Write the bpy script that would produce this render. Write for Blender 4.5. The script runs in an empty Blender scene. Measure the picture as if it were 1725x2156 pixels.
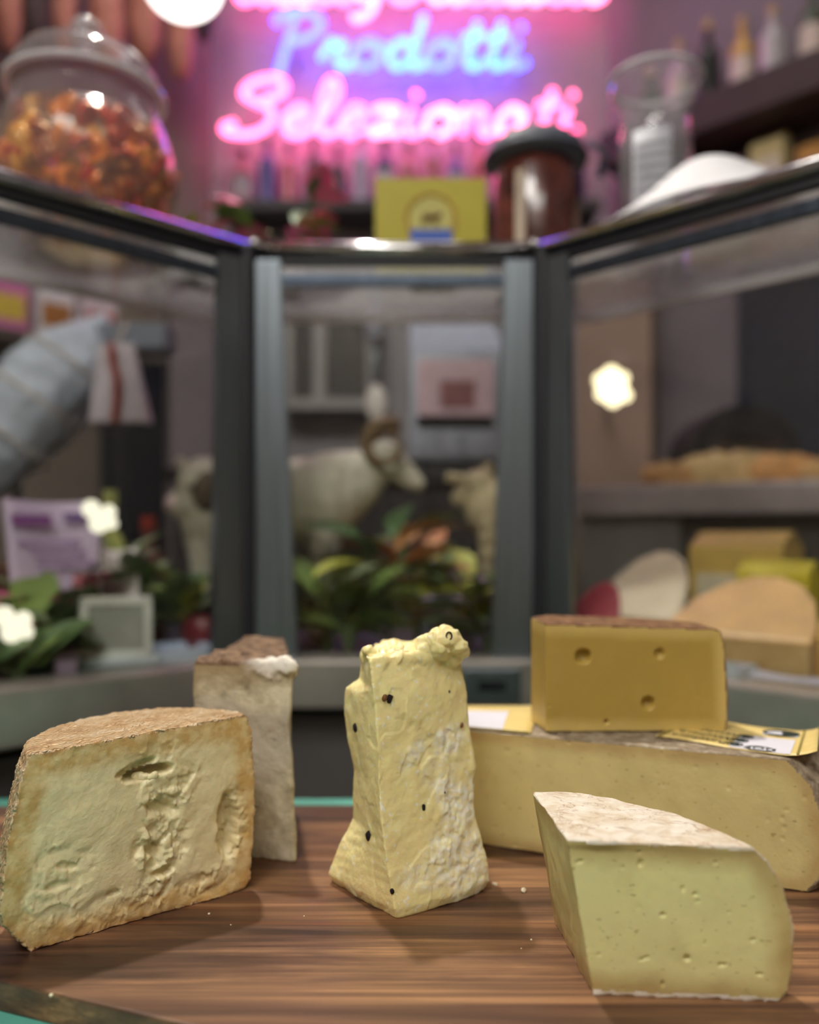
import bpy, bmesh, math, random
import numpy as np
from mathutils import Vector, Matrix

random.seed(7)
SC = bpy.context.scene
C = SC.collection

# ------------------------------------------------------------------ camera, world, lights, exposure
F = 1750.0                 # focal length in pixels of the 1725 x 2156 frame
EYE = 1.22                 # camera height; the cutting board's top is at z = 1.0
HOR = 1140.0               # horizon row
cam = bpy.data.cameras.new('camera')
cam.sensor_fit = 'HORIZONTAL'
cam.sensor_width = 36.0
cam.lens = 36.0 * F / 1725.0
cam.shift_y = (HOR - 1078.0) / 1725.0
cam.clip_start = 0.02
cam.clip_end = 50
cam.dof.use_dof = True
cam.dof.focus_distance = 0.47
cam.dof.aperture_fstop = 3.3
cam_ob = bpy.data.objects.new('camera', cam)
cam_ob.location = (0, 0, EYE)
cam_ob.rotation_euler = (math.pi / 2, 0, 0)
C.objects.link(cam_ob)
SC.camera = cam_ob

vs = SC.view_settings
vs.view_transform = 'Standard'
vs.look = 'None'
vs.gamma = 1.0
vs.use_curve_mapping = False
vs.exposure = 0.2
cy = SC.cycles
cy.max_bounces = 6
cy.diffuse_bounces = 3
cy.glossy_bounces = 3
cy.transmission_bounces = 6
cy.transparent_max_bounces = 20
cy.caustics_reflective = False
cy.caustics_refractive = False
cy.sample_clamp_indirect = 4.0
cy.use_denoising = True
cy.use_adaptive_sampling = True
cy.adaptive_threshold = 0.09
cy.adaptive_min_samples = 12

world = bpy.data.worlds.new('world')
world.use_nodes = True
world.node_tree.nodes['Background'].inputs[0].default_value = (0.9, 0.88, 0.95, 1)
world.node_tree.nodes['Background'].inputs[1].default_value = 0.05
SC.world = world


def area(name, loc, target, size, power, col=(1, 1, 1), sy=None, shape='RECTANGLE', roll=None):
    l = bpy.data.lights.new(name, 'AREA')
    l.shape = shape
    l.size = size
    l.size_y = sy or size
    l.energy = power
    l.color = col
    o = bpy.data.objects.new(name, l)
    o.location = loc
    if roll is None:
        o.rotation_euler = (Vector(target) - Vector(loc)).to_track_quat('-Z', 'Y').to_euler()
    else:                       # long axis x along the given direction
        zz = (Vector(loc) - Vector(target)).normalized()
        xx = Vector(roll)
        xx = (xx - zz * xx.dot(zz)).normalized()
        yy = zz.cross(xx)
        o.rotation_euler = Matrix((xx, yy, zz)).transposed().to_euler()
    C.objects.link(o)
    return o


# the shop's ceiling lamps, all above or behind the picture at ceiling height
area('ceiling_lamp_front_offscreen', (-0.58, -0.55, 3.33), (0.0, 0.5, 1.0), 0.9, 47, (1.0, 0.95, 0.88))
area('ceiling_lamp_behind_offscreen', (0.0, -1.5, 3.33), (0.0, -1.2, 0.0), 1.6, 42, (1.0, 0.95, 0.88), sy=1.0)
sl_ = bpy.data.lights.new('ceiling_spot_offscreen', 'SPOT')
sl_.energy = 165
sl_.color = (1.0, 0.93, 0.82)
sl_.shadow_soft_size = 0.05
sl_.spot_size = math.radians(42)
sl_.spot_blend = 0.5
so_ = bpy.data.objects.new('ceiling_spot_offscreen', sl_)
so_.location = (-0.43, 1.46, 3.33)
so_.rotation_euler = (Vector((0.05, 0.5, 1.0)) - so_.location).to_track_quat('-Z', 'Y').to_euler()
C.objects.link(so_)
area('ceiling_lamp_rear_offscreen', (0.0, 1.65, 3.33), (0.0, 1.55, 0.0), 1.6, 6, (1.0, 0.95, 0.92), sy=0.4)


# ------------------------------------------------------------------ helpers: pixels, noise
def W(px, py, d):
    return Vector(((px - 862.5) / F * d, d, EYE + (HOR - py) / F * d))


S2 = math.sqrt(0.5)
LC = Vector((-0.215, 1.1, 0))          # left corner of the case front
RC = Vector((0.175, 1.1, 0))           # right corner
NL = Vector((-S2, S2, 0))
NR = Vector((S2, S2, 0))


def WL(px, py, o):
    a = (px - 862.5) / F
    return W(px, py, (o + LC.dot(NL)) / (S2 * (1 - a)))


def WR(px, py, o):
    a = (px - 862.5) / F
    return W(px, py, (o + RC.dot(NR)) / (S2 * (1 + a)))


def G(px, py, z=1.0):
    return W(px, py, F * (EYE - z) / (py - HOR))


def _hash(i, j, k, s=0):
    with np.errstate(over='ignore'):
        n = (i.astype(np.int64) * 374761393 + j.astype(np.int64) * 668265263
             + k.astype(np.int64) * 1274126177 + s * 974634211) & 0xFFFFFFFF
        n = ((n ^ (n >> 13)) * 1274126177) & 0xFFFFFFFF
        n = ((n ^ (n >> 16)) * 2246822519) & 0xFFFFFFFF
        n = n ^ (n >> 15)
    return (n & 0xFFFFFF) / float(0xFFFFFF)


def vnoise(p, s=0):
    p = np.asarray(p, float)
    b = np.floor(p).astype(np.int64)
    f = p - b
    f = f * f * (3 - 2 * f)
    r = 0
    for dx in (0, 1):
        wx = f[:, 0] if dx else 1 - f[:, 0]
        for dy in (0, 1):
            wy = f[:, 1] if dy else 1 - f[:, 1]
            for dz in (0, 1):
                wz = f[:, 2] if dz else 1 - f[:, 2]
                r = r + wx * wy * wz * _hash(b[:, 0] + dx, b[:, 1] + dy, b[:, 2] + dz, s)
    return r * 2 - 1


def fbm(p, octv=4, s=0):
    p = np.asarray(p, float)
    r, a, t = 0, 1.0, 0.0
    for o in range(octv):
        r = r + a * vnoise(p * (2.03 ** o), s + o)
        t += a
        a *= 0.5
    return r / t


def worley(p, s=0):
    p = np.asarray(p, float)
    b = np.floor(p).astype(np.int64)
    f1 = np.full(len(p), 9.0)
    f2 = np.full(len(p), 9.0)
    cid = np.zeros(len(p))
    for dx in (-1, 0, 1):
        for dy in (-1, 0, 1):
            for dz in (-1, 0, 1):
                i, j, k = b[:, 0] + dx, b[:, 1] + dy, b[:, 2] + dz
                q = np.stack([i + _hash(i, j, k, s), j + _hash(i, j, k, s + 1), k + _hash(i, j, k, s + 2)], 1)
                d = np.linalg.norm(p - q, axis=1)
                h = _hash(i, j, k, s + 3)
                nearer = d < f1
                f2 = np.where(nearer, f1, np.minimum(f2, d))
                cid = np.where(nearer, h, cid)
                f1 = np.where(nearer, d, f1)
    return f1, f2, cid


def sstep(a, b, x):
    t = np.clip((x - a) / (b - a), 0, 1)
    return t * t * (3 - 2 * t)


# ------------------------------------------------------------------ helpers: materials
def lin(c):
    """sRGB 0-255 triple to linear"""
    o = []
    for v in c[:3]:
        v = v / 255.0
        o.append(v / 12.92 if v <= 0.04045 else ((v + 0.055) / 1.055) ** 2.4)
    return (o[0], o[1], o[2], 1.0)


class NT:
    def __init__(self, name):
        self.m = bpy.data.materials.new(name)
        self.m.use_nodes = True
        self.t = self.m.node_tree
        self.t.nodes.clear()
        self.out = self.n('ShaderNodeOutputMaterial')
        self.tc = self.n('ShaderNodeTexCoord')

    def n(self, typ, **kw):
        nd = self.t.nodes.new(typ)
        for k, v in kw.items():
            setattr(nd, k, v)
        return nd

    def l(self, a, b):
        self.t.links.new(a, b)

    def val(self, sock, v):
        if hasattr(v, 'is_output'):
            self.l(v, sock)
        else:
            sock.default_value = v

    def coords(self, scale=(1, 1, 1), loc=(0, 0, 0), rot=(0, 0, 0), kind='Object'):
        mp = self.n('ShaderNodeMapping')
        self.l(self.tc.outputs[kind], mp.inputs['Vector'])
        mp.inputs['Scale'].default_value = scale
        mp.inputs['Location'].default_value = loc
        mp.inputs['Rotation'].default_value = rot
        return mp.outputs[0]

    def noise(self, scale, vec=None, detail=4, rough=0.55, dist=0.0):
        nd = self.n('ShaderNodeTexNoise')
        nd.inputs['Scale'].default_value = scale
        nd.inputs['Detail'].default_value = detail
        nd.inputs['Roughness'].default_value = rough
        nd.inputs['Distortion'].default_value = dist
        self.l(vec if vec is not None else self.tc.outputs['Object'], nd.inputs['Vector'])
        return nd.outputs['Fac']

    def voro(self, scale, vec=None, feature='F1'):
        nd = self.n('ShaderNodeTexVoronoi', feature=feature)
        nd.inputs['Scale'].default_value = scale
        self.l(vec if vec is not None else self.tc.outputs['Object'], nd.inputs['Vector'])
        return nd.outputs['Distance']

    def wave(self, scale, vec=None, dist=4, detail=2, dscale=1.5, prof='SIN', direction='X'):
        nd = self.n('ShaderNodeTexWave', wave_profile=prof, bands_direction=direction)
        nd.inputs['Scale'].default_value = scale
        nd.inputs['Distortion'].default_value = dist
        nd.inputs['Detail'].default_value = detail
        nd.inputs['Detail Scale'].default_value = dscale
        self.l(vec if vec is not None else self.tc.outputs['Object'], nd.inputs['Vector'])
        return nd.outputs['Fac']

    def ramp(self, fac, stops, interp='LINEAR'):
        nd = self.n('ShaderNodeValToRGB')
        nd.color_ramp.interpolation = interp
        el = nd.color_ramp.elements
        while len(el) < len(stops):
            el.new(0.5)
        for e, (p, c) in zip(el, stops):
            e.position = p
            e.color = c if len(c) == 4 else (*c, 1)
        self.l(fac, nd.inputs[0])
        return nd.outputs[0]

    def grey(self, fac, p0, p1, v0=0.0, v1=1.0):
        nd = self.n('ShaderNodeMapRange', interpolation_type='SMOOTHSTEP')
        self.l(fac, nd.inputs[0])
        nd.inputs[1].default_value = p0
        nd.inputs[2].default_value = p1
        nd.inputs[3].default_value = v0
        nd.inputs[4].default_value = v1
        return nd.outputs[0]

    def mix(self, fac, a, b, blend='MIX'):
        nd = self.n('ShaderNodeMix', data_type='RGBA', blend_type=blend)
        self.val(nd.inputs[0], fac)
        self.val(nd.inputs[6], a)
        self.val(nd.inputs[7], b)
        return nd.outputs[2]

    def math(self, op, a, b=0.0):
        nd = self.n('ShaderNodeMath', operation=op)
        self.val(nd.inputs[0], a)
        self.val(nd.inputs[1], b)
        return nd.outputs[0]

    def attr(self, name):
        nd = self.n('ShaderNodeAttribute')
        nd.attribute_name = name
        return nd.outputs['Fac']

    def bump(self, h, strength=0.3, dist=0.001, prev=None):
        nd = self.n('ShaderNodeBump')
        nd.inputs['Strength'].default_value = strength
        nd.inputs['Distance'].default_value = dist
        self.l(h, nd.inputs['Height'])
        if prev is not None:
            self.l(prev, nd.inputs['Normal'])
        return nd.outputs[0]

    def bsdf(self, col, rough=0.5, metal=0.0, normal=None, sss=0.0, sss_r=(1, .6, .3), sss_s=0.003, spec=0.5,
             emis=None, estr=0.0, coat=0.0):
        p = self.n('ShaderNodeBsdfPrincipled')
        self.val(p.inputs['Base Color'], col)
        self.val(p.inputs['Roughness'], rough)
        p.inputs['Metallic'].default_value = metal
        p.inputs['Specular IOR Level'].default_value = spec
        if normal is not None:
            self.l(normal, p.inputs['Normal'])
        if sss:
            p.inputs['Subsurface Weight'].default_value = sss
            p.inputs['Subsurface Radius'].default_value = sss_r
            p.inputs['Subsurface Scale'].default_value = sss_s
        if emis is not None:
            p.inputs['Emission Color'].default_value = emis
            p.inputs['Emission Strength'].default_value = estr
        if coat:
            p.inputs['Coat Weight'].default_value = coat
        self.l(p.outputs[0], self.out.inputs[0])
        return self.m


_mc = {}


def mat(c, rough=0.5, metal=0.0, var=0.12, scale=25.0, bump=0.1, emis=0.0, coat=0.0, spec=0.5):
    """plain painted / solid procedural material of an sRGB colour with slight mottling"""
    key = (tuple(c), rough, metal, var, scale, bump, emis, coat, spec)
    if key in _mc:
        return _mc[key]
    t = NT('surface_%d_%d_%d' % tuple(c[:3]))
    f = t.noise(scale, detail=3)
    L = lin(c)
    lo = tuple(v * (1 - var) for v in L[:3]) + (1,)
    hi = tuple(min(1, v * (1 + var)) for v in L[:3]) + (1,)
    col = t.ramp(f, [(0.3, lo), (0.7, hi)])
    nrm = t.bump(t.noise(scale * 6, detail=2), bump, 0.002) if bump else None
    _mc[key] = t.bsdf(col, rough, metal, nrm, emis=L if emis else None, estr=emis, coat=coat, spec=spec)
    return _mc[key]


def tube_glow(rgb):
    t = NT('neon_tube')
    f = t.noise(6, detail=1)
    col = t.mix(f, tuple(v * 0.92 for v in rgb) + (1,), (*rgb, 1))
    e = t.n('ShaderNodeEmission')
    t.l(col, e.inputs[0])
    e.inputs[1].default_value = 1.0
    t.l(e.outputs[0], t.out.inputs[0])
    return t.m


def emitter(c, strength, small=False):
    t = NT('glow')
    f = t.noise(6, detail=1)
    col = t.mix(f, tuple(v * 0.92 for v in lin(c)[:3]) + (1,), lin(c))
    e = t.n('ShaderNodeEmission')
    t.l(col, e.inputs[0])
    e.inputs[1].default_value = strength
    t.l(e.outputs[0], t.out.inputs[0])
    if small:
        t.m.cycles.emission_sampling = 'NONE'
    return t.m


def glass(tint=(1, 1, 1), rough=0.02, ior=1.45, haze=0.0, hazecol=(200, 200, 205), transl=0.0):
    """thin clear glass: see-through with Fresnel reflection and an optional pale haze painted in as sheen"""
    t = NT('clear_glass')
    tr = t.n('ShaderNodeBsdfTransparent')
    tr.inputs[0].default_value = (*tint, 1)
    gl = t.n('ShaderNodeBsdfGlossy')
    gl.inputs['Roughness'].default_value = rough
    lw = t.n('ShaderNodeLayerWeight')
    lw.inputs[0].default_value = 0.5
    f0 = ((ior - 1) / (ior + 1)) ** 2
    sch = t.math('ADD', t.math('MULTIPLY', t.math('POWER', lw.outputs['Facing'], 5.0), 1 - f0), f0)   # Schlick reflectance of thin glass
    mx = t.n('ShaderNodeMixShader')
    t.l(sch, mx.inputs[0])
    t.l(tr.outputs[0], mx.inputs[1])
    t.l(gl.outputs[0], mx.inputs[2])
    o = mx.outputs[0]
    if haze:  # diffuse haze whitens the glass, a sheen put into its colour
        df = t.n('ShaderNodeBsdfDiffuse')
        df.inputs[0].default_value = lin(hazecol)
        film = df.outputs[0]
        if transl:
            tl = t.n('ShaderNodeBsdfTranslucent')
            tl.inputs[0].default_value = lin(hazecol)
            m3 = t.n('ShaderNodeMixShader')
            m3.inputs[0].default_value = transl
            t.l(df.outputs[0], m3.inputs[1])
            t.l(tl.outputs[0], m3.inputs[2])
            film = m3.outputs[0]
        m2 = t.n('ShaderNodeMixShader')
        t.l(t.grey(t.noise(9, detail=3), 0.2, 0.8, haze * 0.7, haze * 1.3), m2.inputs[0])
        t.l(o, m2.inputs[1])
        t.l(film, m2.inputs[2])
        o = m2.outputs[0]
    t.l(o, t.out.inputs[0])
    return t.m


# ------------------------------------------------------------------ helpers: meshes and things
ORG = {}


def obj(name, me, parent=None):
    o = bpy.data.objects.new(name, me)
    C.objects.link(o)
    if parent is not None:
        o.parent = parent
        ORG[o] = ORG.get(parent, Vector((0, 0, 0)))
    return o


def tag(o, label=None, cat=None, group=None, kind=None):
    if label:
        o['label'] = label
    if cat:
        o['category'] = cat
    if group:
        o['group'] = group
    if kind:
        o['kind'] = kind
    return o


def thing(name, label, cat, loc, group=None, kind=None):
    o = bpy.data.objects.new(name, None)
    o.empty_display_size = 0.02
    C.objects.link(o)
    o.location = loc
    ORG[o] = Vector(loc)
    return tag(o, label, cat, group, kind)


def copy_tree(o, parent=None):
    c = o.copy()
    C.objects.link(c)
    if parent is not None:
        c.parent = parent
    for ch in o.children:
        copy_tree(ch, c)
    return c


class MB:
    def __init__(self):
        self.v = []
        self.f = []

    def add(self, v, f, M=None):
        b = len(self.v)
        if M is not None:
            v = [M @ Vector(p) for p in v]
        self.v += [tuple(p) for p in v]
        self.f += [tuple(i + b for i in q) for q in f]
        return self

    def prism(self, poly, z0, z1, M=None):
        n = len(poly)
        v = [(p[0], p[1], z0) for p in poly] + [(p[0], p[1], z1) for p in poly]
        f = [tuple(range(n - 1, -1, -1)), tuple(range(n, 2 * n))]
        f += [(i, (i + 1) % n, n + (i + 1) % n, n + i) for i in range(n)]
        return self.add(v, f, M)

    def box(self, c, s, rz=0.0, M=None):
        hx, hy, hz = s[0] / 2, s[1] / 2, s[2] / 2
        T = Matrix.Translation(Vector(c)) @ Matrix.Rotation(rz, 4, 'Z')
        if M is not None:
            T = M @ T
        return self.prism([(-hx, -hy), (hx, -hy), (hx, hy), (-hx, hy)], -hz, hz, T)

    def hull8(self, bot, top):
        v = list(bot) + list(top)
        n = len(bot)
        f = [tuple(range(n - 1, -1, -1)), tuple(range(n, 2 * n))]
        f += [(i, (i + 1) % n, n + (i + 1) % n, n + i) for i in range(n)]
        return self.add(v, f)

    def lathe(self, prof, seg=24, c=(0, 0, 0), M=None):
        """prof: list of (r, z); closed where r is 0"""
        T = Matrix.Translation(Vector(c))
        if M is not None:
            T = T @ M
        v, rows = [], []
        for r, z in prof:
            if r < 1e-6:
                rows.append([len(v)] * seg)
                v.append((0, 0, z))
            else:
                rows.append(list(range(len(v), len(v) + seg)))
                v += [(r * math.cos(2 * math.pi * i / seg), r * math.sin(2 * math.pi * i / seg), z) for i in range(seg)]
        f = []
        for a, b in zip(rows[:-1], rows[1:]):
            for i in range(seg):
                j = (i + 1) % seg
                q = [a[i], a[j], b[j], b[i]]
                u = []
                for x in q:
                    if x not in u:
                        u.append(x)
                if len(u) > 2:
                    f.append(tuple(u))
        return self.add(v, f, T)

    def tube(self, pts, r, seg=8, closed=False):
        pts = [Vector(p) for p in pts]
        n = len(pts)
        rr = r if hasattr(r, '__len__') else [r] * n
        v, prev = [], None
        for i, p in enumerate(pts):
            if closed:
                t = pts[(i + 1) % n] - pts[i - 1]
            else:
                t = pts[min(i + 1, n - 1)] - pts[max(i - 1, 0)]
            t = t.normalized() if t.length > 1e-9 else Vector((0, 0, 1))
            if prev is None:
                u = t.cross(Vector((0.3, 0.2, 0.93)))
                if u.length < 0.1:
                    u = t.cross(Vector((1, 0, 0)))
            else:
                u = prev - t * prev.dot(t)
            u.normalize()
            prev = u
            w = t.cross(u)
            for k in range(seg):
                a = 2 * math.pi * k / seg
                v.append(p + (u * math.cos(a) + w * math.sin(a)) * rr[i])
        f = []
        for i in range(n if closed else n - 1):
            j = (i + 1) % n
            for k in range(seg):
                l = (k + 1) % seg
                f.append((i * seg + k, i * seg + l, j * seg + l, j * seg + k))
        if not closed:
            f.append(tuple(range(seg - 1, -1, -1)))
            f.append(tuple((n - 1) * seg + k for k in range(seg)))
        return self.add(v, f)

    def ball(self, c, r, seg=14, rings=8, sq=(1, 1, 1)):
        prof = [(r * math.sin(math.pi * i / rings), -r * math.cos(math.pi * i / rings)) for i in range(rings + 1)]
        prof[0] = (0, -r)
        prof[-1] = (0, r)
        return self.lathe(prof, seg, c, Matrix.Diagonal((*sq, 1)))

    def grid(self, fn, nu, nv, thick=0.0):
        """surface fn(u, v) -> point; with a thickness it becomes a closed sheet"""
        P = [[Vector(fn(i / nu, j / nv)) for j in range(nv + 1)] for i in range(nu + 1)]
        v = [p for row in P for p in row]
        ix = lambda i, j: i * (nv + 1) + j
        f = [(ix(i, j), ix(i + 1, j), ix(i + 1, j + 1), ix(i, j + 1)) for i in range(nu) for j in range(nv)]
        if thick:
            m = len(v)
            nor = []
            for i in range(nu + 1):
                for j in range(nv + 1):
                    du = P[min(i + 1, nu)][j] - P[max(i - 1, 0)][j]
                    dv = P[i][min(j + 1, nv)] - P[i][max(j - 1, 0)]
                    nor.append(du.cross(dv).normalized())
            v = v + [p - n * thick for p, n in zip(v, nor)]
            f += [tuple(m + k for k in reversed(q)) for q in list(f)]
            rim = [(i, 0) for i in range(nu)] + [(nu, j) for j in range(nv)] + [(i, nv) for i in range(nu, 0, -1)] + [(0, j) for j in range(nv, 0, -1)]
            for k in range(len(rim)):
                a, b = ix(*rim[k]), ix(*rim[(k + 1) % len(rim)])
                f.append((b, a, m + a, m + b))
        return self.add(v, f)

    def build(self, name, m, parent=None, smooth=False, bevel=0.0, origin=None):
        me = bpy.data.meshes.new(name)
        if parent is not None:
            O = ORG[parent]
        else:
            if origin is None:
                a = np.array(self.v)
                origin = ((a[:, 0].min() + a[:, 0].max()) / 2, (a[:, 1].min() + a[:, 1].max()) / 2, a[:, 2].min())
            O = Vector(origin)
        me.from_pydata([(p[0] - O[0], p[1] - O[1], p[2] - O[2]) for p in self.v], [], self.f)
        bm = bmesh.new()
        bm.from_mesh(me)
        bmesh.ops.recalc_face_normals(bm, faces=bm.faces)
        if bevel:
            bmesh.ops.bevel(bm, geom=[e for e in bm.edges if len(e.link_faces) == 2 and e.calc_face_angle(0) > 0.6],
                            offset=bevel, segments=2, profile=0.6, affect='EDGES')
        bm.to_mesh(me)
        bm.free()
        if smooth:
            me.polygons.foreach_set('use_smooth', [True] * len(me.polygons))
        if m is not None:
            me.materials.append(m)
        o = obj(name, me, parent)
        if parent is None:
            o.location = O
            ORG[o] = O
        return o


def spline(pts, n=6):
    """Catmull-Rom through the points"""
    P = [Vector(p) for p in pts]
    P = [P[0] * 2 - P[1]] + P + [P[-1] * 2 - P[-2]]
    out = []
    for i in range(1, len(P) - 2):
        a, b, c, d = P[i - 1], P[i], P[i + 1], P[i + 2]
        for k in range(n):
            t = k / n
            out.append(0.5 * ((2 * b) + (c - a) * t + (2 * a - 5 * b + 4 * c - d) * t * t + (3 * b - a - 3 * c + d) * t ** 3))
    out.append(P[-2])
    return out


def remesh(mb, voxel, smooth_it=0):
    """fuse the closed shapes of a builder into one continuous skin (world coordinates)"""
    me = bpy.data.meshes.new('tmp')
    me.from_pydata(mb.v, [], mb.f)
    bm = bmesh.new()
    bm.from_mesh(me)
    bmesh.ops.recalc_face_normals(bm, faces=bm.faces)
    bm.to_mesh(me)
    bm.free()
    o = bpy.data.objects.new('tmp', me)
    C.objects.link(o)
    md = o.modifiers.new('r', 'REMESH')
    md.mode = 'VOXEL'
    md.voxel_size = voxel
    if smooth_it:
        ms = o.modifiers.new('s', 'SMOOTH')
        ms.iterations = smooth_it
        ms.factor = 0.5
    dg = bpy.context.evaluated_depsgraph_get()
    dg.update()
    res = bpy.data.meshes.new_from_object(o.evaluated_get(dg))
    bpy.data.objects.remove(o)
    bpy.data.meshes.remove(me)
    return res


def mesh_np(me):
    n = len(me.vertices)
    P = np.empty(n * 3)
    me.vertices.foreach_get('co', P)
    N = np.empty(n * 3)
    me.vertices.foreach_get('normal', N)
    return P.reshape(-1, 3), N.reshape(-1, 3)


def halfspaces(planes, c=(0, 0, 0), big=0.6):
    """convex solid: planes are (point, outward normal)"""
    bm = bmesh.new()
    bmesh.ops.create_cube(bm, size=big, matrix=Matrix.Translation(Vector(c)))
    for co, no in planes:
        bmesh.ops.bisect_plane(bm, geom=bm.verts[:] + bm.edges[:] + bm.faces[:], dist=1e-7,
                               plane_co=co, plane_no=no, clear_outer=True)
        pts = [v.co.copy() for v in bm.verts]
        bm.clear()
        for p in pts:
            bm.verts.new(p)
        bmesh.ops.remove_doubles(bm, verts=bm.verts[:], dist=5e-6)
        hull = bmesh.ops.convex_hull(bm, input=bm.verts[:])
        loose = [v for v in bm.verts if not v.link_faces]
        bmesh.ops.delete(bm, geom=loose, context='VERTS')
    bmesh.ops.recalc_face_normals(bm, faces=bm.faces)
    bm.verts.ensure_lookup_table()
    bm.verts.index_update()
    mb = MB()
    mb.add([v.co.copy() for v in bm.verts], [[v.index for v in f.verts] for f in bm.faces])
    bm.free()
    return mb


def finish_cheese(root, me, P, rd, rmask, m_paste, m_rind, extra=None):
    """write the shaped skin back and split it into the paste and the rind"""
    O = ORG[root]
    n = len(P)
    nf = len(me.polygons)
    loops = np.empty(len(me.loops), dtype=np.int64)
    me.loops.foreach_get('vertex_index', loops)
    tot = np.empty(nf, dtype=np.int64)
    me.polygons.foreach_get('loop_total', tot)
    st = np.empty(nf, dtype=np.int64)
    me.polygons.foreach_get('loop_start', st)
    rv = rmask.astype(float)
    isr = np.array([rv[loops[s:s + k]].mean() >= 0.5 for s, k in zip(st, tot)])
    attrs = {'rd': rd}
    attrs.update(extra or {})
    # keep the whole skin's normals on both halves so no seam shows
    for part, sel, m in (('paste', ~isr, m_paste), ('rind', isr, m_rind)):
        if not sel.any():
            continue
        faces = [loops[s:s + k] for s, k in zip(st[sel], tot[sel])]
        used = np.unique(np.concatenate(faces))
        remap = np.full(n, -1, dtype=np.int64)
        remap[used] = np.arange(len(used))
        mm = bpy.data.meshes.new(part)
        mm.from_pydata([tuple(x) for x in (P[used] - np.array(O))], [], [tuple(int(i) for i in remap[q]) for q in faces])
        mm.polygons.foreach_set('use_smooth', [True] * len(mm.polygons))
        for an, av in attrs.items():
            a = mm.attributes.new(an, 'FLOAT', 'POINT')
            a.data.foreach_set('value', np.ascontiguousarray(av[used], dtype=np.float32))
        mm.materials.append(m)
        obj(part, mm, root)
    bpy.data.meshes.remove(me)


# ------------------------------------------------------------------ materials used all over
M_steel = None


def make_steel(name, c, rough, aniso=(400, 400, 3), var=0.25):
    t = NT(name)
    f = t.noise(1.0, t.coords(aniso), detail=3)
    L = lin(c)
    col = t.ramp(f, [(0.3, tuple(v * (1 - var) for v in L[:3])), (0.7, tuple(min(1, v * (1 + var)) for v in L[:3]))])
    return t.bsdf(col, t.grey(f, 0.3, 0.7, rough * 0.8, rough * 1.25), 1.0, t.bump(f, 0.05, 0.0005))


M_steel = make_steel('brushed_steel', (128, 138, 146), 0.36)
M_chrome = make_steel('polished_steel', (205, 205, 205), 0.16, (60, 60, 60), 0.06)
M_slate = make_steel('slate_steel', (84, 94, 108), 0.35)
M_darksteel = make_steel('dark_steel', (70, 72, 78), 0.35)
M_ledge = mat((176, 170, 162), 0.30, 0.6, var=0.2, scale=9, bump=0.02)
M_base = mat((104, 102, 100), 0.42, 0.4, var=0.1, scale=6, bump=0.02)
M_gasket = mat((22, 24, 32), 0.55)
M_pane = glass((0.965, 0.98, 0.97), 0.02, 1.42)
M_shelfglass = glass((0.92, 0.93, 0.94), 0.08, 1.5, haze=0.20, hazecol=(212, 210, 212), transl=0.6)
M_jarglass = glass((0.97, 0.97, 0.98), 0.05, 1.32, haze=0.10, hazecol=(226, 224, 226))
M_black = mat((14, 14, 17), 0.5)

# ------------------------------------------------------------------ the setting
ZC = 3.35


def struct(name, mb, m, **k):
    o = mb.build(name, m, **k)
    o['kind'] = 'structure'
    return o


def wall_mat(c, scale=3.0, var=0.12):
    t = NT('plaster')
    f = t.noise(scale, detail=5)
    L = lin(c)
    col = t.ramp(f, [(0.3, tuple(v * (1 - var) for v in L[:3])), (0.7, tuple(min(1, v * (1 + var)) for v in L[:3]))])
    return t.bsdf(col, 0.75, 0, t.bump(t.noise(40, detail=4), 0.15, 0.004))


t = NT('floor_tiles')
br = t.n('ShaderNodeTexBrick')
t.l(t.coords((1, 1, 1)), br.inputs[0])
br.inputs['Scale'].default_value = 2.2
br.inputs['Color1'].default_value = lin((120, 112, 104))
br.inputs['Color2'].default_value = lin((108, 100, 94))
br.inputs['Mortar'].default_value = lin((70, 66, 62))
M_floor = t.bsdf(br.outputs[0], 0.45)
struct('floor', MB().prism([(-2.3, -2.3), (2.3, -2.3), (2.3, 2.75), (-2.3, 2.75)], -0.05, 0), M_floor)
struct('ceiling', MB().prism([(-2.3, -2.3), (2.3, -2.3), (2.3, 2.75), (-2.3, 2.75)], ZC, ZC + 0.05), wall_mat((150, 140, 150)))
M_wall_rear = wall_mat((160, 156, 160))
M_wall_tan = wall_mat((128, 116, 106))
XC = 0.62
struct('wall_back', MB().prism([(-XC, 2.6), (XC, 2.6), (XC, 2.7), (-XC, 2.7)], 0, ZC), M_wall_rear)
struct('wall_back_left', MB().prism([(-XC, 2.6), (-XC - 0.03, 2.7), (-2.2, 1.12), (-2.1, 1.12)], 0, ZC), M_wall_tan)
struct('wall_back_right', MB().prism([(XC, 2.6), (2.1, 1.12), (2.2, 1.12), (XC + 0.03, 2.7)], 0, ZC), wall_mat((132, 122, 128)))
struct('wall_left', MB().prism([(-2.2, -2.2), (-2.1, -2.2), (-2.1, 1.12), (-2.2, 1.12)], 0, ZC), wall_mat((170, 160, 145)))
struct('wall_right', MB().prism([(2.1, -2.2), (2.2, -2.2), (2.2, 1.12), (2.1, 1.12)], 0, ZC), wall_mat((170, 160, 145)))
struct('wall_front', MB().prism([(-2.2, -2.3), (2.2, -2.3), (2.2, -2.2), (-2.2, -2.2)], 0, ZC), wall_mat((175, 168, 155)))
# pillars where the facets of the rear wall meet
struct('trim_1', MB().box((-0.60, 2.36, 1.0), (0.17, 0.14, 2.0), 0.4), mat((122, 110, 116), 0.6, scale=4), bevel=0.006)
struct('trim_2', MB().box((0.575, 2.30, 1.0), (0.20, 0.14, 2.0), -0.4), mat((156, 128, 112), 0.6, scale=4), bevel=0.006)
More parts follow.
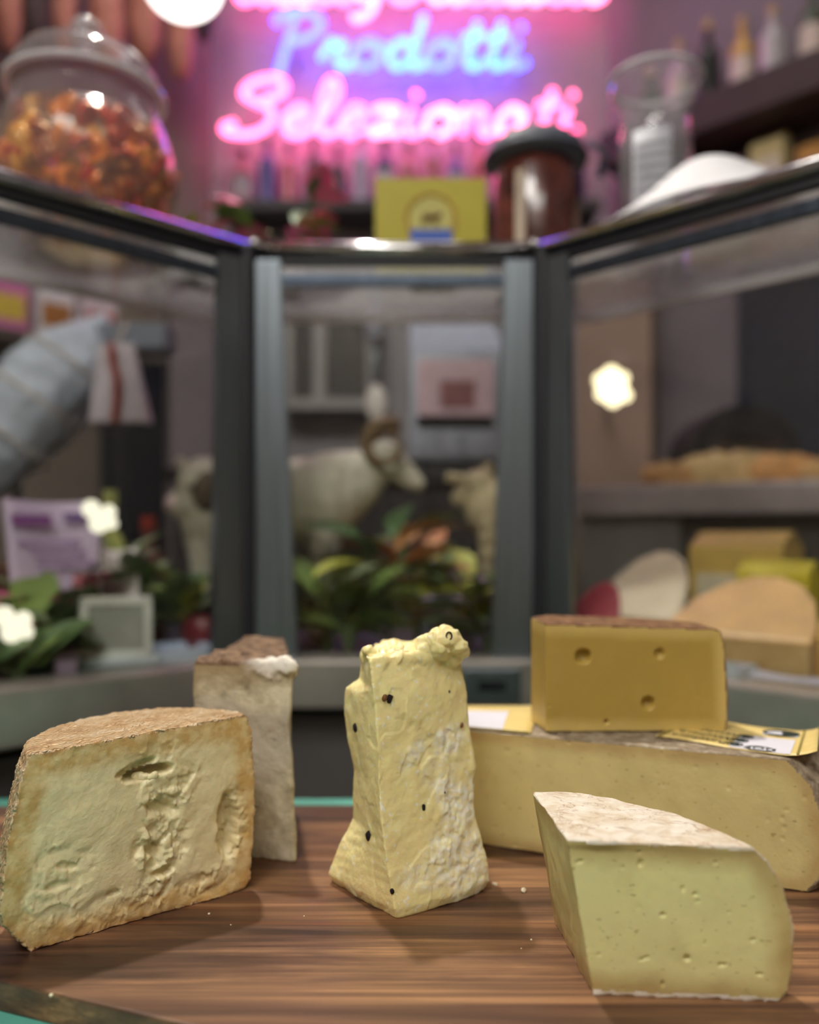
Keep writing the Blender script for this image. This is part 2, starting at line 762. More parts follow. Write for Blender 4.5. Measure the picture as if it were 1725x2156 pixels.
# dark slate panel on the right facet
q = lambda s, o: (XC + s * S2 - o * S2, 2.6 - s * S2 - o * S2)
struct('trim_3', MB().prism([q(0.42, 0.0), q(1.95, 0.0), q(1.95, 0.02), q(0.42, 0.02)], 0.9, 2.05), mat((32, 35, 52), 0.6, scale=5, var=0.2))
ql = lambda s, o: (-XC - s * S2 + o * S2, 2.6 - s * S2 - o * S2)
struct('trim_4', MB().prism([ql(0.16, 0.0), ql(0.36, 0.0), ql(0.36, 0.02), ql(0.16, 0.02)], 0.9, 1.75), mat((26, 27, 40), 0.6, scale=5, var=0.2))

# ------------------------------------------------------------------ the display case: three glazed fronts round a corner
PAN = {'left': (LC + Vector((-S2, -S2, 0)) * 1.05, LC, NL), 'mid': (LC, RC, Vector((0, 1, 0))), 'right': (RC, RC + Vector((S2, -S2, 0)) * 1.05, NR)}
T8 = math.tan(math.pi / 8)


def corner(which, o):
    if which == 'L':
        return LC + Vector((-T8 * o, o, 0))
    return RC + Vector((T8 * o, o, 0))


def strip_poly(side, o0, o1):
    a, b, n = PAN[side]
    if side == 'left':
        return [a + n * o0, corner('L', o0), corner('L', o1), a + n * o1]
    if side == 'mid':
        return [corner('L', o0), corner('R', o0), corner('R', o1), corner('L', o1)]
    return [corner('R', o0), b + n * o0, b + n * o1, corner('R', o1)]


case = thing('display_case', 'faceted glass deli display case with brushed steel posts and rails behind the cheese board', 'display case', (-0.02, 1.1, 0))
ZF = 1.060                 # floor inside the case
ZS = 1.600                 # top face of the glass shelf on the case
for s in ('left', 'mid', 'right'):
    MB().prism(strip_poly(s, 0.01, 0.46), 0.0, 0.986).build('base_panel', M_base, case)
    MB().prism(strip_poly(s, 0.045, 0.46), 0.986, 1.006).build('recess', M_base, case)
    MB().prism(strip_poly(s, -0.035, 0.03), 1.006, 1.068).build('ledge', M_ledge, case, bevel=0.004)
    MB().prism(strip_poly(s, 0.03, 0.46), 1.03, ZF).build('case_floor', make_steel('tray_steel', (120, 124, 128), 0.45, (30, 30, 30), 0.1), case)
    MB().prism(strip_poly(s, 0.45, 0.46), ZF, ZF + 0.05).build('upstand', M_steel, case)
    MB().prism(strip_poly(s, 0.0, 0.006), 1.068, 1.585).build('glass_pane', M_pane, case)
    MB().prism(strip_poly(s, 0.008, 0.30), ZS - 0.008, ZS).build('top_shelf', M_shelfglass, case)
    MB().prism(strip_poly(s, 0.296, 0.304), ZS - 0.012, ZS + 0.002).build('shelf_edge', mat((215, 205, 205), 0.4), case)
    MB().prism(strip_poly(s, -0.006, 0.008), 1.585, 1.596).build('lower_rail', M_gasket, case)
    MB().prism(strip_poly(s, -0.008, 0.002), 1.556, 1.572).build('middle_rail', M_slate, case, bevel=0.002)
    a, b, n = PAN[s]
    pa, pb = (p - n * 0.004 + Vector((0, 0, 1.6045)) for p in (a, b))
    MB().tube([pa, pb], 0.0105, 12).build('top_rail', M_chrome, case, smooth=True)


def post(c, d, n, w0, w1, name, m, th=0.010):
    """flat upright strip lying on a pane, from the corner c along d; wider at the foot"""
    z0, z1 = 1.066, 1.590
    o = -n * th
    bot = [c + o, c + d * w1 + o, c + d * w1 + n * 0.002, c + n * 0.002]
    top = [c + o, c + d * w0 + o, c + d * w0 + n * 0.002, c + n * 0.002]
    MB().hull8([Vector((p.x, p.y, z0)) for p in bot], [Vector((p.x, p.y, z1)) for p in top]).build(name, m, case, bevel=0.0015)


X1 = Vector((1, 0, 0))
post(LC + X1 * 0.012, X1, Vector((0, 1, 0)), 0.034, 0.056, 'post_strip', M_steel)
post(LC - Vector((S2, S2, 0)) * 0.012, -Vector((S2, S2, 0)), NL, 0.036, 0.044, 'post_strip', M_steel)
post(RC - X1 * 0.010, -X1, Vector((0, 1, 0)), 0.040, 0.058, 'post_strip', M_steel)
post(RC + Vector((S2, -S2, 0)) * 0.010, Vector((S2, -S2, 0)), NR, 0.036, 0.044, 'post_strip', M_steel)
for c in (LC, RC):
    MB().lathe([(0, 1.066), (0.0155, 1.066), (0.0155, 1.606), (0, 1.606)], 16, (c.x, c.y - 0.003, 0)).build('corner_gasket', M_gasket, case, smooth=False)
    for k, dx in enumerate((-0.012, 0.012)):
        MB().ball((c.x + dx, c.y - 0.016, 1.609), 0.006, 10, 6).build('rail_cap', M_chrome, case, smooth=True)
# vent unit behind the ledge on the middle front
MB().box((0.105, 1.085, 1.036), (0.075, 0.05, 0.045)).build('vent_box', M_steel, case, bevel=0.003)
MB().box((0.105, 1.0585, 1.036), (0.035, 0.004, 0.012)).build('vent_slot', M_darksteel, case)

# ------------------------------------------------------------------ mint table and the wooden board
tb = thing('counter_table', 'mint green laminate counter table under the wooden board', 'table', (0, 0.47, 0))
M_mint = mat((96, 176, 158), 0.45, var=0.05, scale=8)
MB().box((0, 0.47, 0.972), (0.88, 0.59, 0.024)).build('tabletop', M_mint, tb, bevel=0.003)
MB().box((0, 0.49, 0.90), (0.80, 0.50, 0.12)).build('apron', mat((150, 150, 150)), tb)
for sx in (-0.38, 0.38):
    for sy in (0.26, 0.70):
        MB().box((sx, sy, 0.42), (0.045, 0.045, 0.84)).build('leg', M_darksteel, tb)

t = NT('walnut_board')
g1 = t.noise(1.0, t.coords((1.5, 30, 30), rot=(0, 0, 0.03)), detail=6, rough=0.58, dist=1.1)
g2 = t.noise(1.0, t.coords((3.5, 120, 120), rot=(0, 0, 0.03)), detail=4, rough=0.65, dist=0.3)
g3 = t.noise(1.0, t.coords((1.6, 11, 11), loc=(2.1, 1.7, 0), rot=(0, 0, -0.05)), detail=3, rough=0.5, dist=1.0)
col = t.ramp(g1, [(0.37, lin((46, 32, 27))), (0.45, lin((86, 60, 46))), (0.53, lin((120, 86, 62))), (0.63, lin((170, 126, 86)))])
col = t.mix(t.grey(g2, 0.38, 0.62, 0.0, 0.45), col, lin((82, 52, 40)))
col = t.mix(t.grey(g3, 0.54, 0.68, 0.0, 0.55), col, lin((150, 106, 70)))
col = t.mix(t.math('MULTIPLY', t.grey(g2, 0.52, 0.70), t.grey(g3, 0.45, 0.6)), col, lin((122, 76, 48)))
dk = t.noise(1.0, t.coords((1.5, 30, 30), loc=(1.3, 5.2, 0), rot=(0, 0, 0.02)), detail=4, dist=1.4)
col = t.mix(t.grey(dk, 0.63, 0.71, 0.0, 0.85), col, lin((42, 27, 26)))
nb = t.bump(g2, 0.12, 0.0006)
g4 = t.noise(1.0, t.coords((7, 520, 520), rot=(0, 0, 0.03)), detail=3, rough=0.6, dist=0.2)
col = t.mix(t.grey(g4, 0.42, 0.62, 0.0, 0.38), col, lin((64, 42, 33)))
M_board = t.bsdf(col, t.grey(g1, 0.3, 0.7, 0.34, 0.46), 0, nb, spec=0.4)
bo = [(-0.105, 0.3797), (0.02, 0.333), (0.14, 0.295), (0.36, 0.285), (0.405, 0.32), (0.42, 0.40), (0.42, 0.60), (0.40, 0.67), (0.35, 0.692),
      (-0.33, 0.692), (-0.385, 0.67), (-0.41, 0.61), (-0.405, 0.535), (-0.37, 0.482), (-0.30, 0.4515), (-0.205, 0.4167)]
bo = [(p.x, p.y) for p in spline([Vector((*p, 0)) for p in bo + bo[:1]], 4)[:-1]]
board = MB().prism(bo, 0.984, 1.0).build('cutting_board', M_board, bevel=0.0016)
tag(board, 'dark walnut wooden serving board with streaked grain carrying the cheeses', 'cutting board')

# ------------------------------------------------------------------ cheese materials


def paste_mat(name, core, mid, edge, w1, w2, spots=None, rough=0.42, grain=0.25, blot=(90, 0.15), sss=0.25, chalk=None, flecks=None):
    """cut cheese: colour of the core, drying towards the rind (attribute rd = distance to the rind)"""
    t = NT(name)
    wob = t.math('MULTIPLY', t.math('SUBTRACT', t.noise(55, detail=3), 0.5), w1 * 1.1)
    rd = t.math('ADD', t.attr('rd'), wob)
    f = t.math('DIVIDE', rd, w2)
    k1 = min(0.9, w1 / w2)
    col = t.ramp(f, [(0.0, lin(edge)), (k1 * 0.35, lin(mid)), (k1, lin(mid)), (1.0, lin(core))])
    b = t.noise(blot[0], detail=4)
    col = t.mix(t.grey(b, 0.35, 0.7, 0.0, blot[1]), col, lin(tuple(min(255, int(v * 1.09)) for v in core)))
    b2 = t.noise(45, t.coords(loc=(4, 2, 7)), detail=3)
    col = t.mix(t.grey(b2, 0.5, 0.75, 0.0, 0.22), col, lin(tuple(int(v * 0.9) for v in mid)))
    if spots:
        sp = t.noise(spots[1], t.coords((1, 1, 1.9)), detail=2)
        col = t.mix(t.grey(sp, spots[2], spots[2] + 0.05, 0.0, spots[3]), col, lin(spots[0]))
    if flecks:
        fk = t.noise(330, t.coords((1, 1, 0.8), loc=(1, 2, 3)), detail=1)
        col = t.mix(t.grey(fk, 0.66, 0.70, 0.0, 0.8), col, lin(flecks))
    if chalk:
        ch = t.noise(260, detail=3)
        k = t.math('MULTIPLY', t.attr('chalk'), t.grey(ch, 0.42, 0.56, 0.35, 1.0))
        col = t.mix(k, col, lin(chalk))
    h = t.math('ADD', t.noise(420, detail=4, rough=0.6), t.math('MULTIPLY', t.noise(130, detail=3), 1.5))
    nr = t.bump(h, grain, 0.0009)
    return t.bsdf(col, t.grey(t.noise(150, detail=2), 0.3, 0.7, rough * 0.85, rough * 1.2), 0, nr,
                  sss=sss, sss_r=(1.0, 0.72, 0.32), sss_s=0.004)


def rind_mat(name, stops, scale=120, rough=0.8, bump=0.6, wave=None, spots=None):
    t = NT(name)
    f = t.noise(scale, detail=6, rough=0.65, dist=0.4)
    col = t.ramp(f, [(p, lin(c)) for p, c in stops])
    h = f
    if wave:
        wv = t.wave(wave[0], t.coords(rot=wave[1]), dist=wave[2], detail=2, dscale=2.0)
        col = t.mix(t.math('MULTIPLY', t.grey(wv, 0.0, 0.4, 1.0, 0.0), 0.35), col, lin(wave[3]))
        h = t.math('ADD', t.math('MULTIPLY', wv, 1.5), f)
    if spots:
        sp = t.noise(spots[1], t.coords(loc=(2, 5, 1)), detail=3)
        col = t.mix(t.grey(sp, spots[2], spots[2] + 0.08, 0.0, spots[3]), col, lin(spots[0]))
    return t.bsdf(col, rough, 0, t.bump(h, bump, 0.0016), spec=0.3)


def ray_uv(px, py, o, e, n):
    """pixel -> (u, z) on the upright plane through o with along-direction e and normal n"""
    d = W(px, py, 1.0) - Vector((0, 0, EYE))
    O = Vector((0, 0, EYE))
    k = (o - O).dot(n) / d.dot(n)
    p = O + d * k
    return (p - o).dot(e), p.z


def ell(u, z, cu, cz, ru, rz, ang=0.0):
    c, s = math.cos(ang), math.sin(ang)
    x, y = u - cu, z - cz
    return np.sqrt(((x * c + y * s) / ru) ** 2 + ((-x * s + y * c) / rz) ** 2)


def rind_ring(poly, kinds, z0, z1, bulge, inset_top, inset_bot, zc=0.4):
    """planes of a convex upright footprint; 'r' edges get a bulging profile, 'c' edges are straight cuts"""
    pl = []
    n = len(poly)
    H = z1 - z0
    for i in range(n):
        a, b = Vector((*poly[i], 0)), Vector((*poly[(i + 1) % n], 0))
        e = (b - a).normalized()
        no = Vector((e.y, -e.x, 0))
        if kinds[i] == 'c':
            pl.append((Vector((a.x, a.y, z0)), no, 'c'))
            continue
        zm = z0 + zc * H
        pl.append((Vector((a.x, a.y, zm)) + no * bulge, no, 'r'))
        for zz, ins, top in ((z1, inset_top, True), (z0, inset_bot, False)):
            # slanted shoulder planes: from the bulge at mid height to the inset edge
            p1 = Vector((a.x, a.y, zz)) - no * ins
            hz = abs(zz - zm)
            sl = Vector((no.x * hz, no.y * hz, (1 if top else -1) * (ins + bulge) * 0.5)).normalized()
            pl.append((p1 + no * (ins + bulge) * 0.38, sl, 'r'))
            sl2 = Vector((no.x * hz * 0.6, no.y * hz * 0.6, (1 if top else -1) * (ins + bulge))).normalized()
            pl.append((p1, sl2, 'r'))
    return pl


def solid_fields(P, planes):
    """signed inside distance to the nearest rind plane and to the nearest cut plane"""
    r = np.full(len(P), 9.0)
    c = np.full(len(P), 9.0)
    for p, n, k in planes:
        d = -(P - np.array(p)) @ np.array(n)
        if k == 'r':
            r = np.minimum(r, d)
        else:
            c = np.minimum(c, d)
    return r, c


# ------------------------------------------------------------------ left: half wheel with crumbly hollow
def cheese_hollow():
    A, B = Vector((-0.2029, 0.4451, 0)), Vector((-0.1011, 0.5274, 0))
    o = (A + B) / 2
    e = (B - A).normalized()
    nb = Vector((-e.y, e.x, 0))
    root = thing('pecorino_half', 'half wheel of hard cheese with brown basket-patterned rind and crumbly hollowed cut face', 'cheese', (o.x, o.y, 1.0))
    pl = [(Vector((o.x, o.y, 1.05)), -nb, 'c'), (Vector((0, 0, 1.0)), Vector((0, 0, -1)), 'r')]
    tn = (Vector((0, 0, 1)) - nb * 0.015 - e * 0.035).normalized()
    pl.append((Vector((o.x, o.y, 1.1085)), tn, 'r'))
    zs = [0.003, 0.022, 0.05, 0.082, 0.104]
    rl = [0.068, 0.0800, 0.0785, 0.0730, 0.0670]
    rr = [0.0640, 0.0672, 0.0690, 0.0680, 0.0650]
    for k in range(11):
        ph = math.pi * k / 10
        w = (1 + math.cos(ph)) / 2
        dr = e * math.cos(ph) + nb * math.sin(ph)
        r = [a * (1 - w) + b * w for a, b in zip(rl, rr)]
        for i, z in enumerate(zs):
            i0, i1 = max(0, i - 1), min(4, i + 1)
            sl = (r[i1] - r[i0]) / (zs[i1] - zs[i0])
            if i == 0:
                sl = 0.75
            if i == 4:
                sl = -0.45
            n = (dr - Vector((0, 0, 1)) * sl).normalized()
            p = Vector((o.x, o.y, 1.0 + z)) + dr * r[i]
            pl.append((p, n, 'r'))
    mb = halfspaces([(p, n) for p, n, k in pl], (o.x, o.y, 1.05))
    me = remesh(mb, 0.00095)
    P, N = mesh_np(me)
    rd, cd = solid_fields(P, pl)
    u = (P - np.array(o)) @ np.array(e)
    z = P[:, 2]
    face = sstep(0.003, 0.0006, cd)
    disp = np.zeros(len(P))
    UV = lambda px, py: ray_uv(px, py, o, e, nb)
    sc = 0.000255                      # metres per pixel on the face
    f1, f2, cid = worley(P * 210 + vnoise(P * 300)[:, None] * 0.25, 3)
    g1, g2, gid = worley(P * 95, 9)
    n1 = fbm(P * 120, 4, 2)
    n2 = fbm(P * 45, 3, 5)
    # crumbly fields (px, py, rx, ry, strength)
    rough = np.zeros(len(P))
    for px, py, rx, ry, s in ((350, 1690, 60, 50, 0.7), (345, 1790, 62, 80, 1.0), (325, 1870, 50, 50, 0.8), (360, 1640, 80, 40, 0.45), (430, 1860, 80, 40, 0.5),
                              (488, 1730, 36, 110, 0.9), (140, 1830, 70, 70, 0.28), (120, 1900, 80, 60, 0.28), (230, 1910, 90, 50, 0.28), (330, 1590, 60, 40, 0.35)):
        cu, cz = UV(px, py)
        rough = np.maximum(rough, s * sstep(1.15, 0.55, ell(u, z, cu, cz, rx * sc * 1.15, ry * sc) + n2 * 0.35))
    chunk = (cid - 0.5) * 0.0026 + (gid - 0.5) * 0.0036 + n1 * 0.0024
    disp += face * rough * (chunk - 0.001)
    disp += face * (n1 * 0.0005 + n2 * 0.0008)
    hol = np.zeros(len(P))
    for px, py, rx, ry, dep, ang in ((312, 1628, 56, 15, 0.016, -0.10), (285, 1618, 46, 12, 0.008, -0.28), (482, 1730, 26, 85, 0.0085, 0.05), 
                                     (338, 1700, 38, 16, 0.005, 0.3), (325, 1790, 22, 18, 0.006, 0.2), (345, 1835, 28, 12, 0.006, -0.2),
                                     (140, 1825, 24, 10, 0.002, 0.3), (120, 1865, 26, 14, 0.002, 0),
                                     (240, 1880, 16, 8, 0.002, 0)):
        cu, cz = UV(px, py)
        dd = ell(u, z, cu, cz, rx * sc * 1.15, ry * sc, -ang) + n1 * 0.30
        hol = np.maximum(hol, dep * sstep(1.05, 0.45, dd))
    disp -= face * hol
    back = np.array(-nb)
    onr = (rd < cd)
    # knobbly basket rind
    kn = np.sin(z * 1900 + vnoise(P * 150) * 1.5) * np.sin((np.arctan2((P - np.array(o)) @ np.array(nb), u)) * 60)
    P2 = P + face[:, None] * disp[:, None] * back
    sideb = np.clip(1 - np.abs(N[:, 2]), 0, 1)
    P2 += N * (((kn * 0.0005 + n1 * 0.0004) * sstep(0.0015, 0.0, rd) * np.clip(sideb + 0.3, 0, 1)))[:, None]
    serr = vnoise(P * 330, 8) * 0.0007 * sstep(0.003, 0.0, rd)
    P2 += N * serr[:, None]
    P2[:, 2] = np.maximum(P2[:, 2], 1.0)
    rm = rd < (0.0006 + 0.0006 * vnoise(P * 250, 4))
    paste = paste_mat('hollow_cheese_paste', (238, 222, 178), (214, 176, 112), (198, 150, 92), 0.010, 0.016, blot=(140, 0.45), grain=0.45, chalk=(240, 230, 186))
    rind = rind_mat('basket_rind', [(0.3, (200, 160, 116)), (0.5, (228, 194, 148)), (0.7, (244, 224, 190))], 90, 0.8, 0.9,
                    wave=(150, (0, 0, 0.9), 5, (150, 106, 70)))
    finish_cheese(root, me, P2, rd, rm, paste, rind, {'chalk': rough * 0.5 * face})
    # crumb lodged in the hollow
    cu, cz = UV(312, 1634)
    p = Vector((o.x, o.y, 0)) + e * cu + nb * 0.004
    mb = MB()
    for k in range(5):
        mb.ball((p.x + (k - 2) * 0.0028, p.y + random.uniform(-.001, .001), cz - 0.001 + random.uniform(-.0008, .0012)), random.uniform(0.0022, 0.0036), 8, 6)
    cm = remesh(mb, 0.0007, 1)
    Q, Nn = mesh_np(cm)
    Q = Q + Nn * (fbm(Q * 400, 3) * 0.0007)[:, None]
    finish_cheese(root, cm, Q, np.full(len(Q), 0.03), np.zeros(len(Q), bool), paste, rind)
    root.children[-1].name = 'crumb'


cheese_hollow()


# ------------------------------------------------------------------ behind it: tall slab with grey mould rind
def cheese_grey():
    o = Vector((-0.106, 0.62, 1.0))
    root = thing('grey_rind_slab', 'tall slab of cheese with grey mouldy face, brown crust on top and a torn white edge', 'cheese', o)
    a, b = Vector((-0.1525, 0.5865, 0)), Vector((-0.0570, 0.5653, 0))
    e = (b - a).normalized()
    nf = Vector((e.y, -e.x, 0))
    pl = [(a, nf, 'c'), (a, Vector((-1, 0.10, 0.0)).normalized(), 'c'), (b, Vector((1, 0.20, 0.02)).normalized(), 'c'),
          (Vector((0, 0.69, 1)), Vector((0.1, 1, 0)).normalized(), 'c'), (Vector((0, 0, 1.0)), Vector((0, 0, -1)), 'c'),
          (Vector((-0.10, 0.58, 1.1365)), Vector((-0.03, -0.02, 1)).normalized(), 'r'),
          (Vector((-0.1525, 0.5865, 1.133)), Vector((-0.7, 0, 0.7)).normalized(), 'r')]
    me = remesh(halfspaces([(p, n) for p, n, k in pl], (o.x, o.y, 1.07)), 0.00125)
    P, N = mesh_np(me)
    rd, cd = solid_fields(P, pl)
    n1, n2 = fbm(P * 60, 4, 1), fbm(P * 18, 3, 4)
    P2 = P + N * (n1 * 0.0016 + n2 * 0.0022)[:, None]
    right = sstep(-0.090, -0.060, P[:, 0])
    z = P[:, 2]
    P2[:, 0] += right * (-0.014 * np.exp(-((z - 1.093) / 0.018) ** 2) + 0.003 * np.exp(-((z - 1.135) / 0.014) ** 2)
                         - 0.004 * np.exp(-((z - 1.05) / 0.02) ** 2) + 0.003 * np.exp(-((z - 1.086) / 0.005) ** 2))
    # lumpy crust on the top and torn flakes at its right front edge
    f1, f2, cid = worley(P * 130, 5)
    topm = sstep(0.006, 0.0, rd)
    P2[:, 2] += topm * ((cid - 0.5) * 0.003 + n1 * 0.0015) * sstep(0.7, 0.95, N[:, 2] + 0.2)
    fx = sstep(-0.122, -0.104, P[:, 0]) * sstep(0.605, 0.58, P[:, 1] + (P[:, 0] + 0.06) * -0.3)
    flake = fx * sstep(0.0110, 0.006, rd + fbm(P * 170, 3, 7) * 0.006)
    P2 += N * (flake * (0.0022 + 0.0015 * (cid - 0.3)))[:, None]
    P2[:, 2] = np.maximum(P2[:, 2], 1.0)
    chalk = flake
    t = NT('grey_mould_paste')
    f = t.noise(55, detail=6, rough=0.62)
    col = t.ramp(f, [(0.30, lin((136, 126, 104))), (0.44, lin((192, 182, 152))), (0.56, lin((214, 204, 174))), (0.70, lin((238, 230, 204)))])
    gz = t.n('ShaderNodeSeparateXYZ')
    t.l(t.tc.outputs['Object'], gz.inputs[0])
    mo = t.math('ADD', gz.outputs[2], t.math('MULTIPLY', t.math('SUBTRACT', t.noise(30, detail=3), 0.5), 0.06))
    col = t.mix(t.math('MULTIPLY', t.grey(mo, 0.045, 0.075), t.grey(mo, 0.115, 0.095)), col, lin((186, 176, 156)))
    col = t.mix(t.math('MULTIPLY', t.grey(t.attr('rd'), 0.022, 0.002), 0.8), col, lin((150, 126, 82)))
    col = t.mix(t.math('MULTIPLY', t.grey(t.math('ADD', gz.outputs[0], t.math('MULTIPLY', f, 0.012)), 0.040, 0.056), 0.8), col, lin((218, 192, 126)))
    col = t.mix(t.grey(t.noise(140, t.coords(loc=(3, 3, 3)), detail=2), 0.70, 0.76, 0, 0.6), col, lin((92, 86, 70)))
    col = t.mix(t.attr('chalk'), col, lin((240, 234, 222)))
    paste = t.bsdf(col, 0.75, 0, t.bump(t.noise(160, detail=5, rough=0.65), 0.6, 0.002), sss=0.1, sss_s=0.003)
    t = NT('brown_crust')
    f = t.noise(110, detail=5, rough=0.65)
    col = t.ramp(f, [(0.28, lin((62, 46, 36))), (0.5, lin((118, 92, 70))), (0.72, lin((166, 138, 108)))])
    col = t.mix(t.attr('chalk'), col, lin((240, 234, 222)))
    rind = t.bsdf(col, 0.9, 0, t.bump(f, 0.9, 0.003))
    finish_cheese(root, me, P2, rd, rd < 0.0014 + 0.001 * n1, paste, rind, {'chalk': chalk})


cheese_grey()


# ------------------------------------------------------------------ centre: broken chunk with peppercorns
def cheese_pepper():
    o = Vector((0.0, 0.525, 1.0))
    root = thing('peppercorn_chunk', 'tall pale yellow broken chunk of cheese studded with black peppercorns', 'cheese', o)
    ls = [(1360, 762), (1375, 765), (1430, 755), (1448, 726), (1500, 721), (1560, 729), (1620, 741), (1680, 738), (1720, 741), (1750, 728), (1790, 706), (1835, 690), (1875, 690), (1900, 712), (1930, 740)]
    rs = [(1340, 975), (1365, 983), (1385, 970), (1400, 968), (1450, 981), (1520, 986), (1560, 992), (1620, 999), (1700, 1000), (1750, 1010), (1790, 1022), (1830, 1030), (1870, 1032), (1900, 1028), (1930, 1020)]
    es = [(1360, 772), (1400, 780), (1500, 792), (1600, 796), (1700, 800), (1800, 812), (1900, 828), (1945, 838)]
    itp = lambda tab, y: float(np.interp(y, [a for a, b in tab], [b for a, b in tab]))
    mb = MB()
    rings = []
    zs = list(np.linspace(1.0, 1.150, 26))
    for z in zs:
        dl, de, dr = 0.535, 0.4815 + (z - 1.0) * 0.12, 0.522 + (z - 1) * 0.08
        row = lambda d: HOR + (EYE - z) * F / d
        def pt(tab, d):
            p = W(itp(tab, row(d)), row(d), d)
            return Vector((p.x, d, z))
        pl_, pe, pr = pt(ls, dl), pt(es, de), pt(rs, dr)
        bl = Vector((pl_.x + 0.012, dl + 0.042, z))
        br_ = Vector((pr.x - 0.002, dr + 0.036, z))
        if z < 1.004:
            k = 0.003
            pe = pe + Vector((0.0, k, 0)); pl_ = pl_ + Vector((k, 0, 0)); pr = pr - Vector((k, 0, 0))
        ring = [pl_, pl_.lerp(pe, 0.5) + Vector((-0.001, 0.001, 0)), pe, pe.lerp(pr, 0.33) + Vector((0.0005, -0.0015, 0)), pe.lerp(pr, 0.66) + Vector((0.001, -0.002, 0)), pr, br_, bl]
        rings.append(ring)
    v = [p for r in rings for p in r]
    n = 8
    f = [tuple(range(n - 1, -1, -1)), tuple(range(len(v) - n, len(v)))]
    for i in range(len(rings) - 1):
        for k in range(n):
            l = (k + 1) % n
            f.append((i * n + k, i * n + l, (i + 1) * n + l, (i + 1) * n + k))
    mb.add(v, f)
    # ragged crown: lumps fused to the trunk
    for px, py, d, r in ((778, 1378, 0.512, 0.0045), (800, 1384, 0.515, 0.0050), (840, 1366, 0.520, 0.0045), (862, 1372, 0.52, 0.0055), (885, 1362, 0.522, 0.0065), (900, 1354, 0.524, 0.0065),
                         (918, 1345, 0.524, 0.0068), (938, 1340, 0.522, 0.0072), (952, 1344, 0.522, 0.0066), (962, 1358, 0.522, 0.0060), (972, 1368, 0.524, 0.0042),
                         (930, 1362, 0.524, 0.0085), (905, 1378, 0.53, 0.009), (860, 1392, 0.53, 0.0085), (820, 1398, 0.535, 0.0075), (950, 1380, 0.53, 0.0075),
                         (900, 1375, 0.555, 0.009), (850, 1390, 0.55, 0.009)):
        mb.ball(tuple(W(px, py, d)), r, 12, 8)
    me = remesh(mb, 0.00095, 3)
    P, N = mesh_np(me)
    n1, n2, n3 = fbm(P * 55, 4, 3), fbm(P * 150, 4, 6), vnoise(P * 24, 9)
    f1, f2, cid = worley(P * 75 + n1[:, None] * 0.3, 11)
    h1, h2, hid = worley(P * 190, 15)
    w1_, w2_, wid = worley(P * np.array([48, 48, 34]) + np.stack([fbm(P * 35, 3, 40), fbm(P * 35, 3, 41), fbm(P * 35, 3, 42)], 1) * 0.9, 33)
    disp = n1 * 0.0011 + n2 * 0.00045 + n3 * 0.0012 + (wid - 0.5) * 0.0007
    crown = sstep(1.135, 1.152, P[:, 2])
    disp += crown * (fbm(P * 95, 3, 17) * 0.0045 + (cid - 0.5) * 0.002)
    px = P[:, 0] / P[:, 1] * F + 862.5
    py = HOR + (EYE - P[:, 2]) / P[:, 1] * F
    right = sstep(-0.2, 0.5, N[:, 0] * 0.6 - N[:, 1] * 0.8)
    ch = np.zeros(len(P))
    for cx, cy_, rx, ry, a, s in ((965, 1790, 70, 75, 0.2, 1.0), (965, 1700, 45, 60, 0.1, 1.0), (985, 1840, 60, 60, 0, 0.8), (870, 1590, 22, 42, -0.5, 0.8), (945, 1560, 28, 34, 0, 1.0), (905, 1850, 70, 30, 0, 0.6),
                                  (1000, 1660, 22, 45, 0, 0.8), (985, 1890, 45, 18, 0, 0.8), (735, 1890, 25, 30, 0, 0.5), (930, 1620, 50, 30, 0.5, 0.35)):
        ch = np.maximum(ch, s * sstep(1.2, 0.6, ell(px, -py, cx, -cy_, rx, ry, a) + n1 * 0.7))
    ch *= (P[:, 1] < 0.545)
    disp += ch * ((hid - 0.5) * 0.0005 + (cid - 0.5) * 0.0009 + n2 * 0.0013)
    # a slanting fracture step across the broad face
    sl = (px - 800) * 0.78 + 1470 - py
    disp += right * 0.0011 * sstep(-14, 14, sl + n1 * 30) * (P[:, 2] > 1.03)
    P2 = P + N * disp[:, None]
    P2[:, 2] = np.maximum(P2[:, 2], 1.0)
    # uneven ripeness, scattered all over
    rdv = np.clip(0.014 + n1 * 0.006, 0, 1)
    paste = paste_mat('pepper_cheese_paste', (244, 228, 166), (240, 222, 156), (222, 204, 138), 0.006, 0.016, blot=(80, 0.4), grain=0.4, sss=0.35, rough=0.38, chalk=(250, 246, 228), flecks=(250, 246, 228))
    finish_cheese(root, me, P2, rdv, np.zeros(len(P), bool), paste, paste, {'chalk': ch * 0.9})
    body = root.children[0]
    dgm = body.data
    V = np.empty(len(dgm.vertices) * 3)
    dgm.vertices.foreach_get('co', V)
    V = V.reshape(-1, 3) + np.array(o)
    vx = V[:, 0] / V[:, 1] * F + 862.5
    vy = HOR + (EYE - V[:, 2]) / V[:, 1] * F
    M_pep = rind_mat('peppercorn', [(0.3, (16, 13, 14)), (0.6, (38, 28, 26)), (0.85, (70, 52, 44))], 700, 0.55, 0.8)
    M_tan = mat((120, 76, 34), 0.6, scale=300)
    for qx, qy, r, m in ((832, 1472, 0.0024, M_pep), (821, 1473, 0.0019, M_tan), (737, 1533, 0.0026, M_pep), (766, 1757, 0.0029, M_pep), (903, 1697, 0.0019, M_pep), (825, 1865, 0.0015, M_pep),
                         (984, 1528, 0.0016, M_tan), (958, 1454, 0.0010, M_pep), (945, 1660, 0.0008, M_pep)):
        w = (vx - qx) ** 2 + (vy - qy) ** 2
        near = np.where(w < 160)[0]
        if len(near) == 0:
            near = np.array([int(w.argmin())])
        i = near[V[near, 1].argmin()]
        mb = MB()
        mb.ball(tuple(V[i] + np.array([0, 0.0004, 0])), r, 12, 8, (0.85, 0.8, 1.15))
        bv = np.array(mb.v)
